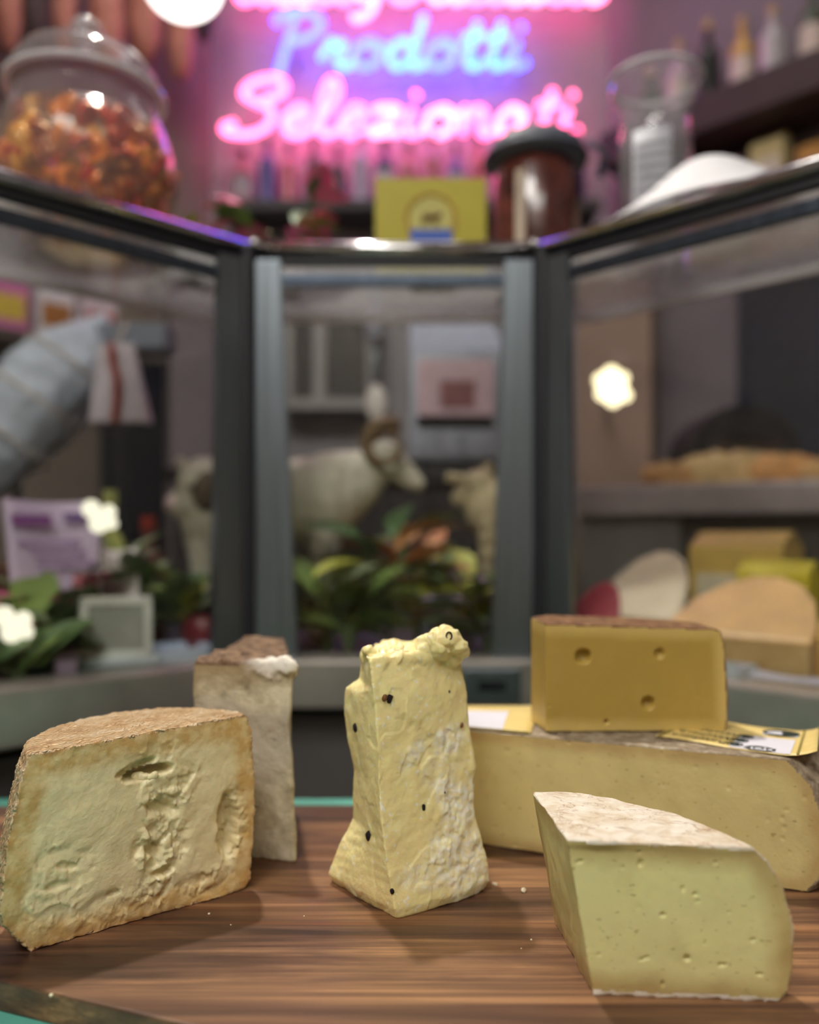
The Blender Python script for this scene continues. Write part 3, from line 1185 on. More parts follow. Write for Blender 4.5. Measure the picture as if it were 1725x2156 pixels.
        bd = bv - V[i]
        mb.v = [tuple(x) for x in (V[i] + bd * (1 + 0.35 * vnoise(bv * 600, 3))[:, None])]
        k = mb.build('peppercorn', m, root, smooth=True)
    # pale cut peppercorn ring on the crown
    w = (vx - 945) ** 2 + (vy - 1328) ** 2
    near = np.where(w < 120)[0]
    c = Vector(V[near[V[near, 1].argmin()]])
    mb = MB()
    ring = [c + Vector((0.0017 * math.cos(a), -0.0002, 0.0024 * math.sin(a))) for a in np.linspace(0, 2 * math.pi, 16, endpoint=False)]
    mb.tube(ring, 0.00048, 6, closed=True).build('peppercorn_ring', M_pep, root, smooth=True)


cheese_pepper()


# ------------------------------------------------------------------ right rear: big half wheel under a paper label
ZT = 1.083


def cheese_wheel():
    o = Vector((0.16, 0.61, 1.0))
    root = thing('labelled_wheel', 'large wedge of pale cheese wheel with grey rind and yellow paper labels on top', 'cheese', o)
    poly = [(0.015, 0.6170), (0.252, 0.5182), (0.276, 0.532), (0.291, 0.560), (0.291, 0.588), (0.250, 0.634), (0.185, 0.678), (0.105, 0.708), (0.055, 0.703), (0.020, 0.665)]
    kinds = ['c', 'r', 'r', 'r', 'r', 'r', 'r', 'r', 'r', 'r']
    pl = rind_ring(poly, kinds, 1.0, ZT, 0.010, 0.012, 0.003, 0.42)
    pl += [(Vector((0, 0, 1.0)), Vector((0, 0, -1)), 'r'), (Vector((0, 0, ZT)), Vector((0, 0, 1)), 'r')]
    me = remesh(halfspaces([(p, n) for p, n, k in pl], (o.x, o.y, 1.04)), 0.0012)
    P, N = mesh_np(me)
    rd, cd = solid_fields(P, pl)
    n1, n2 = fbm(P * 90, 4, 2), fbm(P * 22, 3, 6)
    disp = n1 * 0.00025 + n2 * 0.0006
    # small eyes and slits in the paste
    f1, f2, cid = worley(P * np.array([110, 110, 150]), 21)
    pit = sstep(0.20, 0.08, f1) * (cid > 0.66)
    disp -= pit * 0.0012 * sstep(0.002, 0.0, cd)
    disp += (rd < 0.001) * (n1 * 0.0007)
    P2 = P + N * disp[:, None]
    P2[:, 2] = np.clip(P2[:, 2], 1.0, ZT)
    paste = paste_mat('wheel_paste', (216, 202, 142), (194, 168, 112), (176, 146, 92), 0.004, 0.012, spots=((140, 118, 66), 190, 0.675, 0.55), blot=(40, 0.3), grain=0.2)
    rind = rind_mat('grey_brown_rind', [(0.3, (104, 88, 72)), (0.52, (154, 138, 116)), (0.75, (196, 186, 168))], 130, 0.85, 0.9)
    finish_cheese(root, me, P2, rd, rd < 0.0008 + 0.0005 * n1, paste, rind)

    # paper labels
    t = NT('label_paper')
    f = t.noise(60, detail=3)
    col = t.ramp(f, [(0.3, lin((222, 196, 120))), (0.7, lin((232, 208, 136)))])
    M_lab = t.bsdf(col, 0.45)
    M_lw = mat((226, 224, 234), 0.45, var=0.04)
    M_ink = mat((40, 52, 44), 0.6, var=0.1)
    M_olive = mat((134, 122, 52), 0.6, var=0.1)
    zl = ZT + 0.0009

    def quad(c, lift=None, eps=0.0):
        c00, c10, c11, c01 = (Vector((*p, 0)) for p in c)
        def fn(u, v):
            p = c00 * (1 - u) * (1 - v) + c10 * u * (1 - v) + c11 * u * v + c01 * (1 - u) * v
            h = lift(u, v) if lift else 0
            return Vector((p.x, p.y, zl + h + eps))
        return fn

    lift_r = lambda u, v: 0.006 * max(0, (u - 0.80) / 0.2) ** 2 * (1 - 0.3 * v) + 0.0004 * math.sin(9 * u)
    R = [(0.172, 0.5825), (0.253, 0.5158), (0.290, 0.588), (0.222, 0.640)]
    Lq = [(0.035, 0.6100), (0.0860, 0.5895), (0.108, 0.690), (0.045, 0.690)]
    fr, fl = quad(R, lift_r), quad(Lq)
    lab = MB().grid(fr, 18, 10, 0.0003).build('paper_label', M_lab, root, smooth=True)
    lab2 = MB().grid(fl, 8, 8, 0.0003).build('paper_label', M_lab, root, smooth=True)
    sub = lambda fn, u0, u1, v0, v1, e: (lambda u, v: fn(u0 + (u1 - u0) * u, v0 + (v1 - v0) * v) + Vector((0, 0, e)))
    MB().grid(sub(fr, 0.48, 0.85, 0.02, 0.56, 0.0004), 8, 6).build('white_field', M_lw, lab)
    MB().grid(sub(fl, 0.0, 0.62, 0.02, 0.72, 0.0004), 4, 4).build('white_field', M_lw, lab2)
    MB().grid(sub(fl, 0.0, 0.98, 0.0, 0.03, 0.0005), 4, 1).build('border_line', M_olive, lab2)
    MB().grid(sub(fr, 0.885, 0.90, 0.0, 0.98, 0.0006), 4, 8).build('border_line', M_olive, lab)
    MB().grid(sub(fr, 0.02, 0.04, 0.0, 0.98, 0.0006), 2, 8).build('border_line', M_olive, lab)
    # lettering, read from the far side
    def text(body, fn, uc, vc, size, m, rot=math.pi, name='lettering', par=lab):
        cu = bpy.data.curves.new('txt', 'FONT')
        cu.body = body
        cu.size = 1.0
        cu.align_x = 'CENTER'
        cu.align_y = 'CENTER'
        ob = bpy.data.objects.new('txt', cu)
        C.objects.link(ob)
        dg = bpy.context.evaluated_depsgraph_get()
        dg.update()
        me = bpy.data.meshes.new_from_object(ob.evaluated_get(dg))
        bpy.data.objects.remove(ob)
        e = (fn(min(uc + 0.1, 1), vc) - fn(uc, vc))
        lu = e.length / 0.1
        e2 = fn(uc, min(vc + 0.1, 1)) - fn(uc, vc)
        lv = e2.length / 0.1
        mb = MB()
        vv = []
        for q in me.vertices:
            x, y = q.co.x * size, q.co.y * size
            x, y = x * math.cos(rot) - y * math.sin(rot), x * math.sin(rot) + y * math.cos(rot)
            p = fn(min(max(uc + x / lu, 0), 1), min(max(vc + y / lv, 0), 1))
            vv.append(p + Vector((0, 0, 0.0007)))
        mb.add(vv, [tuple(p.vertices) for p in me.polygons])
        bpy.data.meshes.remove(me)
        return mb.build(name, m, par)
    for k, (uu, vv_) in enumerate(((0.26, 0.13), (0.27, 0.30), (0.28, 0.47))):
        text('Raschera', fr, uu, vv_, 0.0105, M_ink)
        mb = MB()
        c = Vector((0, 0, 0))
        for rr_, seg in ((0.0042, 14), (0.0022, 10)):
            mb.tube([fr(min(1, uu + 0.24) + rr_ * 1.3 * math.cos(a) / 0.105, vv_ + rr_ * math.sin(a) / 0.08) + Vector((0, 0, 0.0008)) for a in np.linspace(0, 2 * math.pi, seg, endpoint=False)], 0.0004, 5, closed=True)
        mb.build('round_seal', M_ink, lab)
    text('DOP', fr, 0.665, 0.10, 0.010, M_ink)
    mb = MB().tube([fr(0.665 + 0.09 * math.cos(a) * (1 if abs(math.cos(a)) < .8 else .95), 0.08 + 0.10 * math.sin(a) * 0.75) + Vector((0, 0, 0.0008)) for a in np.linspace(0, 2 * math.pi, 20, endpoint=False)], 0.0003, 5, closed=True)
    mb.build('seal_outline', M_ink, lab)
    mb = MB().grid(sub(fr, 0.60, 0.86, 0.66, 0.86, 0.0004), 6, 4)
    mb.build('logo_field', M_lw, lab)
    mb = MB().tube([fr(0.73 + 0.13 * math.cos(a), 0.76 + 0.10 * math.sin(a)) + Vector((0, 0, 0.0009)) for a in np.linspace(0, 2 * math.pi, 24, endpoint=False)], 0.0006, 5, closed=True)
    mb.build('logo_outline', M_ink, lab)
    mb = MB().tube([fr(0.79 + 0.045 * math.cos(a), 0.77 + 0.045 * math.sin(a)) + Vector((0, 0, 0.0006)) for a in np.linspace(0, 2 * math.pi, 14, endpoint=False)], 0.0011, 5, closed=True)
    mb.build('logo_mark', M_ink, lab)


cheese_wheel()


# ------------------------------------------------------------------ on the wheel: golden block with round eyes
def cheese_gold():
    o = Vector((0.163, 0.63, ZT))
    root = thing('golden_block', 'golden smooth block of cheese with a few round holes standing on the larger wheel', 'cheese', o)
    z0, z1 = ZT + 0.0004, ZT + 0.0765
    poly = [(0.0978, 0.595), (0.2275, 0.598), (0.2300, 0.612), (0.224, 0.640), (0.205, 0.657), (0.16, 0.666), (0.112, 0.660), (0.0925, 0.632)]
    kinds = ['c', 'r', 'r', 'r', 'r', 'r', 'c', 'c']
    pl = rind_ring(poly, kinds, z0, z1, 0.0025, 0.004, 0.0, 0.35)
    pl += [(Vector((0, 0, z0)), Vector((0, 0, -1)), 'r'), (Vector((0.15, 0.6, z1)), Vector((0.035, -0.02, 1)).normalized(), 'r'),
           (Vector((0.219, 0.6, z1 - 0.0015)), Vector((0.5, 0, 1)).normalized(), 'r')]
    me = remesh(halfspaces([(p, n) for p, n, k in pl], (o.x, o.y, 1.12)), 0.00085)
    P, N = mesh_np(me)
    rd, cd = solid_fields(P, pl)
    fo, fe = Vector((0.0978, 0.595, 0)), Vector((0.1297, 0.003, 0)).normalized()
    fn = Vector((-fe.y, fe.x, 0))
    u = (P - np.array(fo)) @ np.array(fe)
    z = P[:, 2]
    back = np.array(fn)
    n1 = fbm(P * 80, 4, 2)
    disp = np.zeros(len(P))
    face = sstep(0.002, 0.0004, cd) * (np.abs((P - np.array(fo)) @ back) < 0.002)
    sc = 0.00034
    for px, py, r, dep in ((1228, 1382, 17, 0.007), (1389, 1376, 11.5, 0.0035), (1365, 1480, 14.5, 0.006), (1277, 1520, 4.5, 0.003), (1157, 1485, 2.6, 0.0015), (1144, 1454, 2.2, 0.0012), (1488, 1435, 2.4, 0.0012), (1290, 1386, 2.2, 0.001), (1505, 1402, 2.2, 0.001)):
        cu, cz = ray_uv(px, py, fo, fe, fn)
        d = ell(u, z, cu, cz, r * sc, r * sc)
        disp = np.maximum(disp, dep * np.sqrt(np.clip(1.0 - np.clip(d, 0, 1) ** 2, 0, 1)))
    P2 = P + (face * disp)[:, None] * back + N * (n1 * 0.00018 + (rd < 0.001) * fbm(P * 220, 3, 8) * 0.0005)[:, None]
    P2[:, 2] = np.maximum(P2[:, 2], ZT + 0.0002)
    paste = paste_mat('golden_paste', (178, 150, 72), (206, 180, 106), (218, 196, 132), 0.004, 0.011, blot=(25, 0.12), grain=0.10, rough=0.4, sss=0.3)
    rind = rind_mat('thin_brown_rind', [(0.3, (78, 50, 34)), (0.55, (128, 92, 62)), (0.8, (182, 150, 112))], 120, 0.8, 0.6)
    finish_cheese(root, me, P2, rd, rd < 0.0006 + 0.0004 * n1, paste, rind)


cheese_gold()


# ------------------------------------------------------------------ front right: wedge with white bloomy crust
def cheese_front():
    o = Vector((0.125, 0.435, 1.0))
    root = thing('white_crust_wedge', 'pale green-yellow cheese wedge with white bloomy crust in front of the labelled wheel', 'cheese', o)
    z1 = 1.0745
    P1, P3, P4 = Vector((0.0895, 0.4031, 1.0)), Vector((0.0772, 0.4031, z1)), Vector((0.0715, 0.480, z1))
    nl = (P4 - P1).cross(P3 - P1).normalized()
    if nl.x > 0:
        nl = -nl
    fd = Vector((0.0889, -0.0070, 0)).normalized()
    nf = Vector((fd.y, -fd.x, 0)).normalized()
    nf = (nf + Vector((0, 0, 0.02))).normalized()
    pl = [(P1, nl, 'c'), (P1, nf, 'c'), (Vector((0, 0, 1.0)), Vector((0, 0, -1)), 'r'),
          (Vector((0.1, 0.42, z1)), Vector((0.02, 0.0, 1)).normalized(), 'r')]
    arc = [(0.1680, 0.396), (0.1610, 0.4195), (0.1455, 0.448), (0.118, 0.473), (0.093, 0.4815), (0.0715, 0.4800)]
    for i in range(5):
        a, b = Vector((*arc[i], 0)), Vector((*arc[i + 1], 0))
        e = (b - a).normalized()
        no = Vector((e.y, -e.x, 0))
        bl = (0.0150, 0.0130, 0.008, 0.003, 0.001)[i]
        for z, off, sl in ((0.070, 0.0012, -1.1), (0.060, bl * 0.55, -0.55), (0.045, bl * 0.88, -0.2), (0.028, bl, 0.0), (0.012, bl * 0.93, 0.22), (0.003, bl * 0.72, 0.9)):
            pl.append((Vector((a.x, a.y, 1.0 + z)) + no * off, (no - Vector((0, 0, 1)) * sl * (bl / 0.015 if sl < 0 else 1)).normalized(), 'r'))
    me = remesh(halfspaces([(p, n) for p, n, k in pl], (o.x, o.y, 1.04)), 0.0008)
    P, N = mesh_np(me)
    rd, cd = solid_fields(P, pl)
    n1, n2 = fbm(P * 120, 4, 2), fbm(P * 40, 3, 5)
    f1, f2, cid = worley(P * np.array([150, 150, 330]) + vnoise(P * 260, 3)[:, None] * 0.35, 31)
    face = sstep(0.0016, 0.0003, cd)
    frontf = face * (N[:, 1] < -0.6)
    disp = n1 * 0.0002 + n2 * 0.00035
    pit = sstep(0.21, 0.09, f1 + n1 * 0.25) * (cid > 0.83)
    disp -= frontf * pit * 0.0010
    fo = P1
    u = (P - np.array(fo)) @ np.array(fd)
    for px, py, rx, ry, dep in ((1447, 2018, 8, 7, 0.0022), (1397, 1928, 9, 5, 0.0016), (1465, 1885, 8, 5, 0.0014), (1396, 2072, 5, 9, 0.0014), (1350, 1820, 6, 9, 0.0012), (1470, 1900, 6, 3, 0.0012), (1600, 2052, 8, 4, 0.0012), (1508, 1818, 4, 4, 0.0012), (1440, 1874, 4, 9, 0.0009)):
        cu, cz = ray_uv(px, py, Vector((fo.x, fo.y, 0)), fd, Vector((nf.x, nf.y, 0)).normalized())
        disp -= frontf * dep * sstep(1.1, 0.4, ell(u, P[:, 2], cu, cz, rx * 0.00023, ry * 0.00023) + n1 * 0.4)
    # left cut: coarser, slightly dragged
    leftf = face * (N[:, 0] < -0.6)
    disp += leftf * (fbm(P * np.array([80, 80, 30]), 3, 12) * 0.0009)
    # crust: wrinkles, and a lip drooping over the front edge
    top = sstep(0.5, 0.9, N[:, 2])
    disp += top * (n2 * 0.0009 + n1 * 0.0004)
    lip = np.zeros(len(P))
    lz = sstep(z1 - 0.006, z1 - 0.001, P[:, 2] + n2 * 0.002)
    lip = lz * frontf * (0.0007 + 0.0016 * np.exp(-((u - 0.004) / 0.012) ** 2) * 1.0)
    disp += lip
    onr = sstep(0.0012, 0.0, rd) * (1 - top)
    disp += onr * (n1 * 0.0008)
    P2 = P + N * disp[:, None]
    P2[:, 2] = np.maximum(P2[:, 2], 1.0)
    paste = paste_mat('pale_green_paste', (222, 216, 154), (186, 162, 106), (164, 138, 92), 0.0045, 0.014, spots=((150, 142, 80), 230, 0.665, 0.5), blot=(35, 0.25), grain=0.12, rough=0.4, sss=0.3)
    t = NT('white_bloom_crust')
    f = t.noise(75, detail=6, rough=0.62, dist=0.5)
    col = t.ramp(f, [(0.28, lin((158, 130, 100))), (0.40, lin((204, 188, 164))), (0.54, lin((218, 208, 192))), (0.72, lin((230, 224, 212)))])
    cr = t.math('ABSOLUTE', t.math('SUBTRACT', t.noise(28, t.coords((1, 1.8, 1)), detail=4, dist=0.8), 0.5))
    col = t.mix(t.grey(cr, 0.014, 0.0, 0.0, 0.5), col, lin((142, 104, 80)))
    sz = t.n('ShaderNodeSeparateXYZ')
    t.l(t.tc.outputs['Object'], sz.inputs[0])
    low = t.math('MULTIPLY', t.grey(t.math('ADD', sz.outputs[2], t.math('MULTIPLY', f, 0.01)), 0.058, 0.072, 1.0, 0.0), t.grey(sz.outputs[2], 0.004, 0.008))
    col = t.mix(t.math('MULTIPLY', low, 0.75), col, lin((198, 172, 122)))
    rind = t.bsdf(col, 0.85, 0, t.bump(f, 0.7, 0.0016), spec=0.2)
    low = (P[:, 2] < 1.0022 + 0.0022 * fbm(P * 160, 3, 44)) & (N[:, 1] < -0.3)
    finish_cheese(root, me, P2, rd, (rd < 0.0009 + 0.0007 * n1 + 0.0004 * n2) | low, paste, rind)


cheese_front()

# crumbs scattered on the board
for k, (px, py, r) in enumerate(((1105, 1878, 0.0022), (1042, 1864, 0.0018), (1118, 1980, 0.0007), (108, 2098, 0.0010), (640, 1930, 0.0006), (486, 1948, 0.0006), (440, 1925, 0.0007), (1098, 1998, 0.0005))):
    g = G(px, py)
    mb = MB()
    for j in range(3):
        mb.ball((g.x + random.uniform(-1, 1) * r * 0.7, g.y + random.uniform(-1, 1) * r * 0.5, 1.0 + r * random.uniform(0.4, 0.6)), r * random.uniform(0.5, 0.8), 7, 5)
    cm = remesh(mb, max(0.00022, r * 0.22))
    Q, Nn = mesh_np(cm)
    Q = Q + Nn * (fbm(Q * 900 + k, 3) * r * 0.3)[:, None]
    Q[:, 2] = np.maximum(Q[:, 2], 1.0)
    cm.vertices.foreach_set('co', (Q - np.array([g.x, g.y, 1.0])).ravel())
    cm.materials.clear()
    cm.materials.append(mat((236, 226, 196), 0.6, scale=300))
    cr = bpy.data.objects.new('cheese_crumb', cm)
    C.objects.link(cr)
    cr.location = (g.x, g.y, 1.0)
    tag(cr, 'tiny pale cheese crumb lying on the wooden board', 'crumb', 'cheese crumbs on the board')

# ------------------------------------------------------------------ neon sign on the rear wall
GLY = {
    'P': [[(0.30, 1.85), (0.18, 0.9), (0.02, -0.25)], [(-0.20, 1.62), (0.10, 1.95), (0.62, 1.98), (0.98, 1.62), (0.78, 1.15), (0.30, 0.92)]],
    'r': [[(0.0, 0.3), (0.22, 0.98), (0.28, 0.78), (0.55, 0.86), (0.42, 0.30), (0.58, 0.0), (0.85, 0.22)]],
    'o': [[(0.46, 0.95), (0.12, 0.72), (0.08, 0.22), (0.36, 0.0), (0.68, 0.26), (0.66, 0.75), (0.46, 0.95), (0.52, 0.74), (0.95, 0.78)]],
    'd': [[(0.66, 0.78), (0.36, 0.95), (0.08, 0.5), (0.22, 0.03), (0.52, 0.15), (0.72, 0.9), (0.84, 1.85)], [(0.72, 0.9), (0.66, 0.25), (0.78, 0.0), (1.0, 0.2)]],
    't': [[(0.36, 1.60), (0.24, 0.7), (0.20, 0.2), (0.36, 0.0), (0.64, 0.22)], [(0.02, 1.08), (0.58, 1.14)]],
    'i': [[(0.16, 0.92), (0.08, 0.3), (0.20, 0.0), (0.46, 0.2)], [(0.22, 1.42), (0.25, 1.50)]],
    'S': [[(0.62, 1.30), (1.02, 1.48), (1.08, 1.86), (0.72, 2.05), (0.28, 1.86), (0.12, 1.48), (0.42, 1.20), (0.80, 0.95), (0.82, 0.40), (0.42, 0.04), (-0.12, 0.06), (-0.28, 0.28), (0.0, 0.42)]],
    'e': [[(0.0, 0.38), (0.46, 0.56), (0.56, 0.86), (0.32, 0.98), (0.08, 0.6), (0.14, 0.12), (0.42, 0.0), (0.78, 0.26)]],
    'l': [[(0.0, 0.3), (0.44, 1.25), (0.46, 1.85), (0.26, 1.92), (0.14, 1.2), (0.14, 0.3), (0.30, 0.0), (0.60, 0.22)]],
    'z': [[(0.02, 0.82), (0.22, 0.95), (0.62, 0.88), (0.36, 0.45), (0.04, 0.05), (0.40, 0.08), (0.74, 0.10)]],
    'n': [[(0.0, 0.7), (0.12, 0.92), (0.08, 0.05)], [(0.10, 0.45), (0.36, 0.92), (0.56, 0.75), (0.50, 0.15), (0.62, 0.0), (0.85, 0.2)]],
    'a': [[(0.64, 0.78), (0.36, 0.95), (0.08, 0.5), (0.20, 0.03), (0.48, 0.14), (0.68, 0.85)], [(0.68, 0.85), (0.60, 0.25), (0.74, 0.0), (1.0, 0.22)]],
    'u': [[(0.06, 0.92), (0.04, 0.25), (0.24, 0.0), (0.52, 0.25), (0.60, 0.9), (0.58, 0.2), (0.72, 0.0), (0.95, 0.25)]],
    'g': [[(0.62, 0.78), (0.34, 0.95), (0.08, 0.5), (0.26, 0.06), (0.56, 0.3), (0.66, 0.9), (0.50, -0.3), (0.18, -0.62), (0.06, -0.5)]],
}
YS = 2.50
sign = thing('neon_sign', 'script neon sign of pink and blue glass tubes on the rear wall', 'neon sign', (0.02, 2.59, 2.2))
M_npink = tube_glow((8.0, 0.85, 2.30))
M_nwhite = tube_glow((8.0, 1.20, 2.60))
M_nblue = tube_glow((0.50, 0.75, 11.0))
M_ncyan = tube_glow((0.50, 1.30, 11.0))


def neon_word(word, x0, x1, base, unit, mats, name):
    adv = {'P': 1.05, 'r': 0.78, 'o': 0.88, 'd': 0.98, 't': 0.62, 'i': 0.48, 'S': 1.12, 'e': 0.78, 'l': 0.60, 'z': 0.78, 'n': 0.85, 'a': 0.95, 'u': 0.92, 'g': 0.85}
    tot = sum(adv[c] for c in word)
    sx = (x1 - x0) / tot
    x = x0
    for k, c in enumerate(word):
        mb = MB()
        for st in GLY[c]:
            pts = [W(x + (p[0]) * sx + p[1] * unit * 0.10, base - p[1] * unit, YS) for p in st]
            mb.tube(spline(pts, 5), 0.0105, 8)
        let = mb.build('neon_letter', mats[k % len(mats)], sign, smooth=True)
        pt = W(x + 0.4 * sx, base - 0.5 * unit, YS)
        MB().tube([pt, pt + Vector((0, 0.095, 0))], 0.004, 6).build('stand_off', M_darksteel, sign)
        x += adv[c] * sx


neon_word('Prodotti', 586, 1110, 142, 58, [M_nblue, M_ncyan, M_nblue, M_ncyan, M_nblue, M_ncyan, M_ncyan, M_nblue], 'blue')
neon_word('Selezionati', 494, 1220, 284, 58, [M_npink, M_npink, M_npink, M_npink, M_nwhite, M_npink, M_nwhite, M_npink, M_nwhite, M_npink, M_npink], 'pink')
neon_word('auugoauuai', 490, 1275, 3, 58, [M_npink, M_nwhite], 'top')

# ------------------------------------------------------------------ things hanging and standing at the rear wall
rail = MB().tube([(-1.50, 1.62, 3.02), (-0.62, 2.30, 3.02)], 0.012, 8)
for s_ in (0.15, 0.85):
    p = Vector((-1.50, 1.62, 3.02)).lerp(Vector((-0.62, 2.30, 3.02)), s_)
    rail.tube([p, p + Vector((0, 0, ZC - 3.02))], 0.008, 6)
tag(rail.build('hanging_rail', M_darksteel, smooth=True), 'dark metal rail under the ceiling carrying the hams', 'rail')
M_ham = rind_mat('ham_rind', [(0.3, (150, 86, 78)), (0.55, (196, 130, 112)), (0.8, (226, 180, 150))], 20, 0.6, 0.5)
M_hamd = rind_mat('dark_ham_rind', [(0.3, (52, 40, 44)), (0.55, (86, 66, 66)), (0.8, (120, 96, 90))], 20, 0.6, 0.5)
M_string = mat((210, 200, 185), 0.8)
for k, (px, yb, w, m) in enumerate(((20, 110, 42, 0), (75, 100, 46, 1), (135, 118, 40, 0), (225, 150, 60, 0), (305, 130, 62, 0), (380, 170, 46, 0), (-60, 120, 50, 0), (430, 90, 40, 1))):
    a = (px - 862.5) / F
    # on the rail line
    A_, B_ = Vector((-1.50, 1.62, 0)), Vector((-0.62, 2.30, 0))
    tt = (a * A_.y - A_.x) / ((B_.x - A_.x) - a * (B_.y - A_.y))
    p = A_.lerp(B_, tt)
    zb = EYE + (HOR - yb) / F * p.y
    r = w / F * p.y * 0.5 * 1.2
    zt = 2.98
    H = zt - zb
    root = thing('hanging_ham', 'whole %s ham hung from the ceiling rail by a string' % ('pink' if m == 0 else 'dark'), 'ham', (p.x, p.y, zb), 'hams on the ceiling rail')
    prof = [(0, 0), (r * 0.55, 0.012), (r * 0.95, 0.07), (r * 1.0, 0.15), (r * 0.85, H * 0.5), (r * 0.5, H * 0.72), (r * 0.3, H * 0.86), (r * 0.34, H * 0.92), (0, H * 0.94)]
    MB().lathe(prof, 16, (p.x, p.y, zb)).build('meat', M_hamd if m else M_ham, root, smooth=True)
    MB().tube([(p.x, p.y, zb + H * 0.9), (p.x, p.y, 3.024)], 0.003, 6).build('string', M_string, root)

pl_root = thing('pendant_lamp', 'glowing white globe pendant lamp hanging beside the neon sign', 'lamp', tuple(W(385, -46, 1.9)))
g = W(385, -46, 1.9)
MB().ball(tuple(g), 0.092, 24, 16, (1, 1, 0.92)).build('globe', emitter((255, 244, 238), 3.0), pl_root, smooth=True)
MB().tube([(g.x, g.y, g.z + 0.085), (g.x, g.y, ZC)], 0.004, 6).build('cord', M_black, pl_root)

# shelf under the sign with bottles
def bottle(name, label, cat, loc, h, r, glassm, capm, group, labm=None):
    root = thing(name, label, cat, loc, group)
    x, y, z = loc
    MB().lathe([(0, 0), (r, 0.0), (r, h * 0.58), (r * 0.85, h * 0.66), (r * 0.36, h * 0.76), (r * 0.33, h * 0.93), (0, h * 0.93)], 14, loc).build('bottle_body', glassm, root, smooth=False)
    MB().lathe([(0, h * 0.90), (r * 0.40, h * 0.90), (r * 0.40, h), (0, h)], 10, loc).build('cap', capm, root)
    if labm:
        MB().lathe([(r * 1.02, h * 0.15), (r * 1.02, h * 0.5)], 14, loc).build('bottle_label', labm, root)
    return root


sh = thing('wall_shelf', 'narrow dark wall shelf below the neon lettering', 'shelf', (0, 2.5, 2.2))
MB().box((0.0, 2.51, 2.205), (1.12, 0.17, 0.03)).build('board', mat((64, 60, 60), 0.6), sh, bevel=0.002)
for x in (-0.5, 0.5):
    MB().box((x, 2.55, 2.16), (0.02, 0.09, 0.06)).build('bracket', M_darksteel, sh)
cols = [((205, 120, 140), 'pink'), ((48, 46, 96), 'dark blue'), ((180, 160, 190), 'pale lilac'), ((66, 36, 60), 'dark plum'), ((214, 104, 128), 'pink'), ((96, 84, 170), 'violet')]
for k in range(15):
    c, nm = cols[(k * 5 + k // 4) % 6]
    bottle('glass_bottle', '%s bottle standing on the shelf below the neon lettering' % nm, 'bottle', (-0.50 + k * 0.071, 2.49 + 0.02 * math.sin(k * 2.1), 2.22),
           0.17 + 0.05 * abs(math.sin(k * 1.7)), 0.026 + 0.004 * math.cos(k), mat(c, 0.25, coat=0.3), mat((60, 50, 70), 0.4), 'bottles below the neon lettering',
           mat((200, 190, 200), 0.6) if k % 3 == 0 else None)

# right facet: thick brown shelf with bottles above and packs below
rot_r = -math.pi / 4
rsh = thing('brown_shelf', 'thick dark brown wooden shelf along the right rear wall', 'shelf', (*q(0.95, 0.1), 2.29))
MB().prism([q(0.10, 0.0), q(1.75, 0.0), q(1.75, 0.21), q(0.10, 0.21)], 2.290, 2.385).build('board', mat((66, 46, 46), 0.6, scale=12), rsh, bevel=0.003)
for s_ in (0.3, 1.6):
    MB().prism([q(s_, 0.0), q(s_ + 0.03, 0.0), q(s_ + 0.03, 0.16), q(s_, 0.16)], 2.22, 2.29).build('bracket', M_darksteel, rsh)
bc = [((70, 84, 60), 'olive green'), ((206, 180, 190), 'pale pink'), ((34, 40, 36), 'black green'), ((216, 170, 92), 'amber'), ((190, 186, 186), 'pale grey'), ((60, 36, 40), 'dark brown')]
for k in range(17):
    c, nm = bc[(k * 7 + k // 5) % 6]
    x, y = q(0.20 + k * 0.088, 0.10 + 0.02 * math.sin(k * 3.3))
    bottle('glass_bottle', '%s bottle on the thick brown shelf' % nm, 'bottle', (x, y, 2.385), 0.19 + 0.06 * abs(math.sin(k * 2.3)), 0.031, mat(c, 0.3, coat=0.3), mat((190, 160, 110), 0.4),
           'bottles on the thick brown shelf', mat((220, 205, 190), 0.6) if k % 2 else None)
lsh = thing('lower_shelf', 'thin shelf of packaged goods under the thick brown shelf', 'shelf', (*q(0.95, 0.1), 2.05))
MB().prism([q(0.35, 0.0), q(1.75, 0.0), q(1.75, 0.17), q(0.35, 0.17)], 2.055, 2.075).build('board', mat((150, 130, 120), 0.6), lsh)


def carton(name, label, cat, c, s, rz, col, group, band=None):
    """upright paper pack with folded top and printed front"""
    root = thing(name, label, cat, c, group)
    x, y, z = c
    hx, hy = s[0] / 2, s[1] / 2
    T = Matrix.Translation(Vector(c)) @ Matrix.Rotation(rz, 4, 'Z')
    mb = MB()
    mb.v = []
    b = [T @ Vector(p) for p in ((-hx, -hy, 0), (hx, -hy, 0), (hx, hy, 0), (-hx, hy, 0))]
    tp = [T @ Vector(p) for p in ((-hx, -hy, s[2] * 0.88), (hx, -hy, s[2] * 0.88), (hx, hy, s[2] * 0.88), (-hx, hy, s[2] * 0.88))]
    mb.hull8(b, tp).build('pack', mat(col, 0.5), root, bevel=0.002)
    rg = [T @ Vector(p) for p in ((-hx, -hy * 0.9, s[2] * 0.88), (hx, -hy * 0.9, s[2] * 0.88), (hx, hy * 0.9, s[2] * 0.88), (-hx, hy * 0.9, s[2] * 0.88))]
    rt = [T @ Vector(p) for p in ((-hx, -0.002, s[2]), (hx, -0.002, s[2]), (hx, 0.002, s[2]), (-hx, 0.002, s[2]))]
    MB().hull8(rg, rt).build('folded_top', mat(tuple(int(v * 0.9) for v in col), 0.5), root)
    if band:
        MB().box((0, -hy - 0.0012, s[2] * 0.45), (s[0] * 0.8, 0.002, s[2] * 0.4), 0, T).build('printed_panel', mat(band, 0.5), root)
    return root


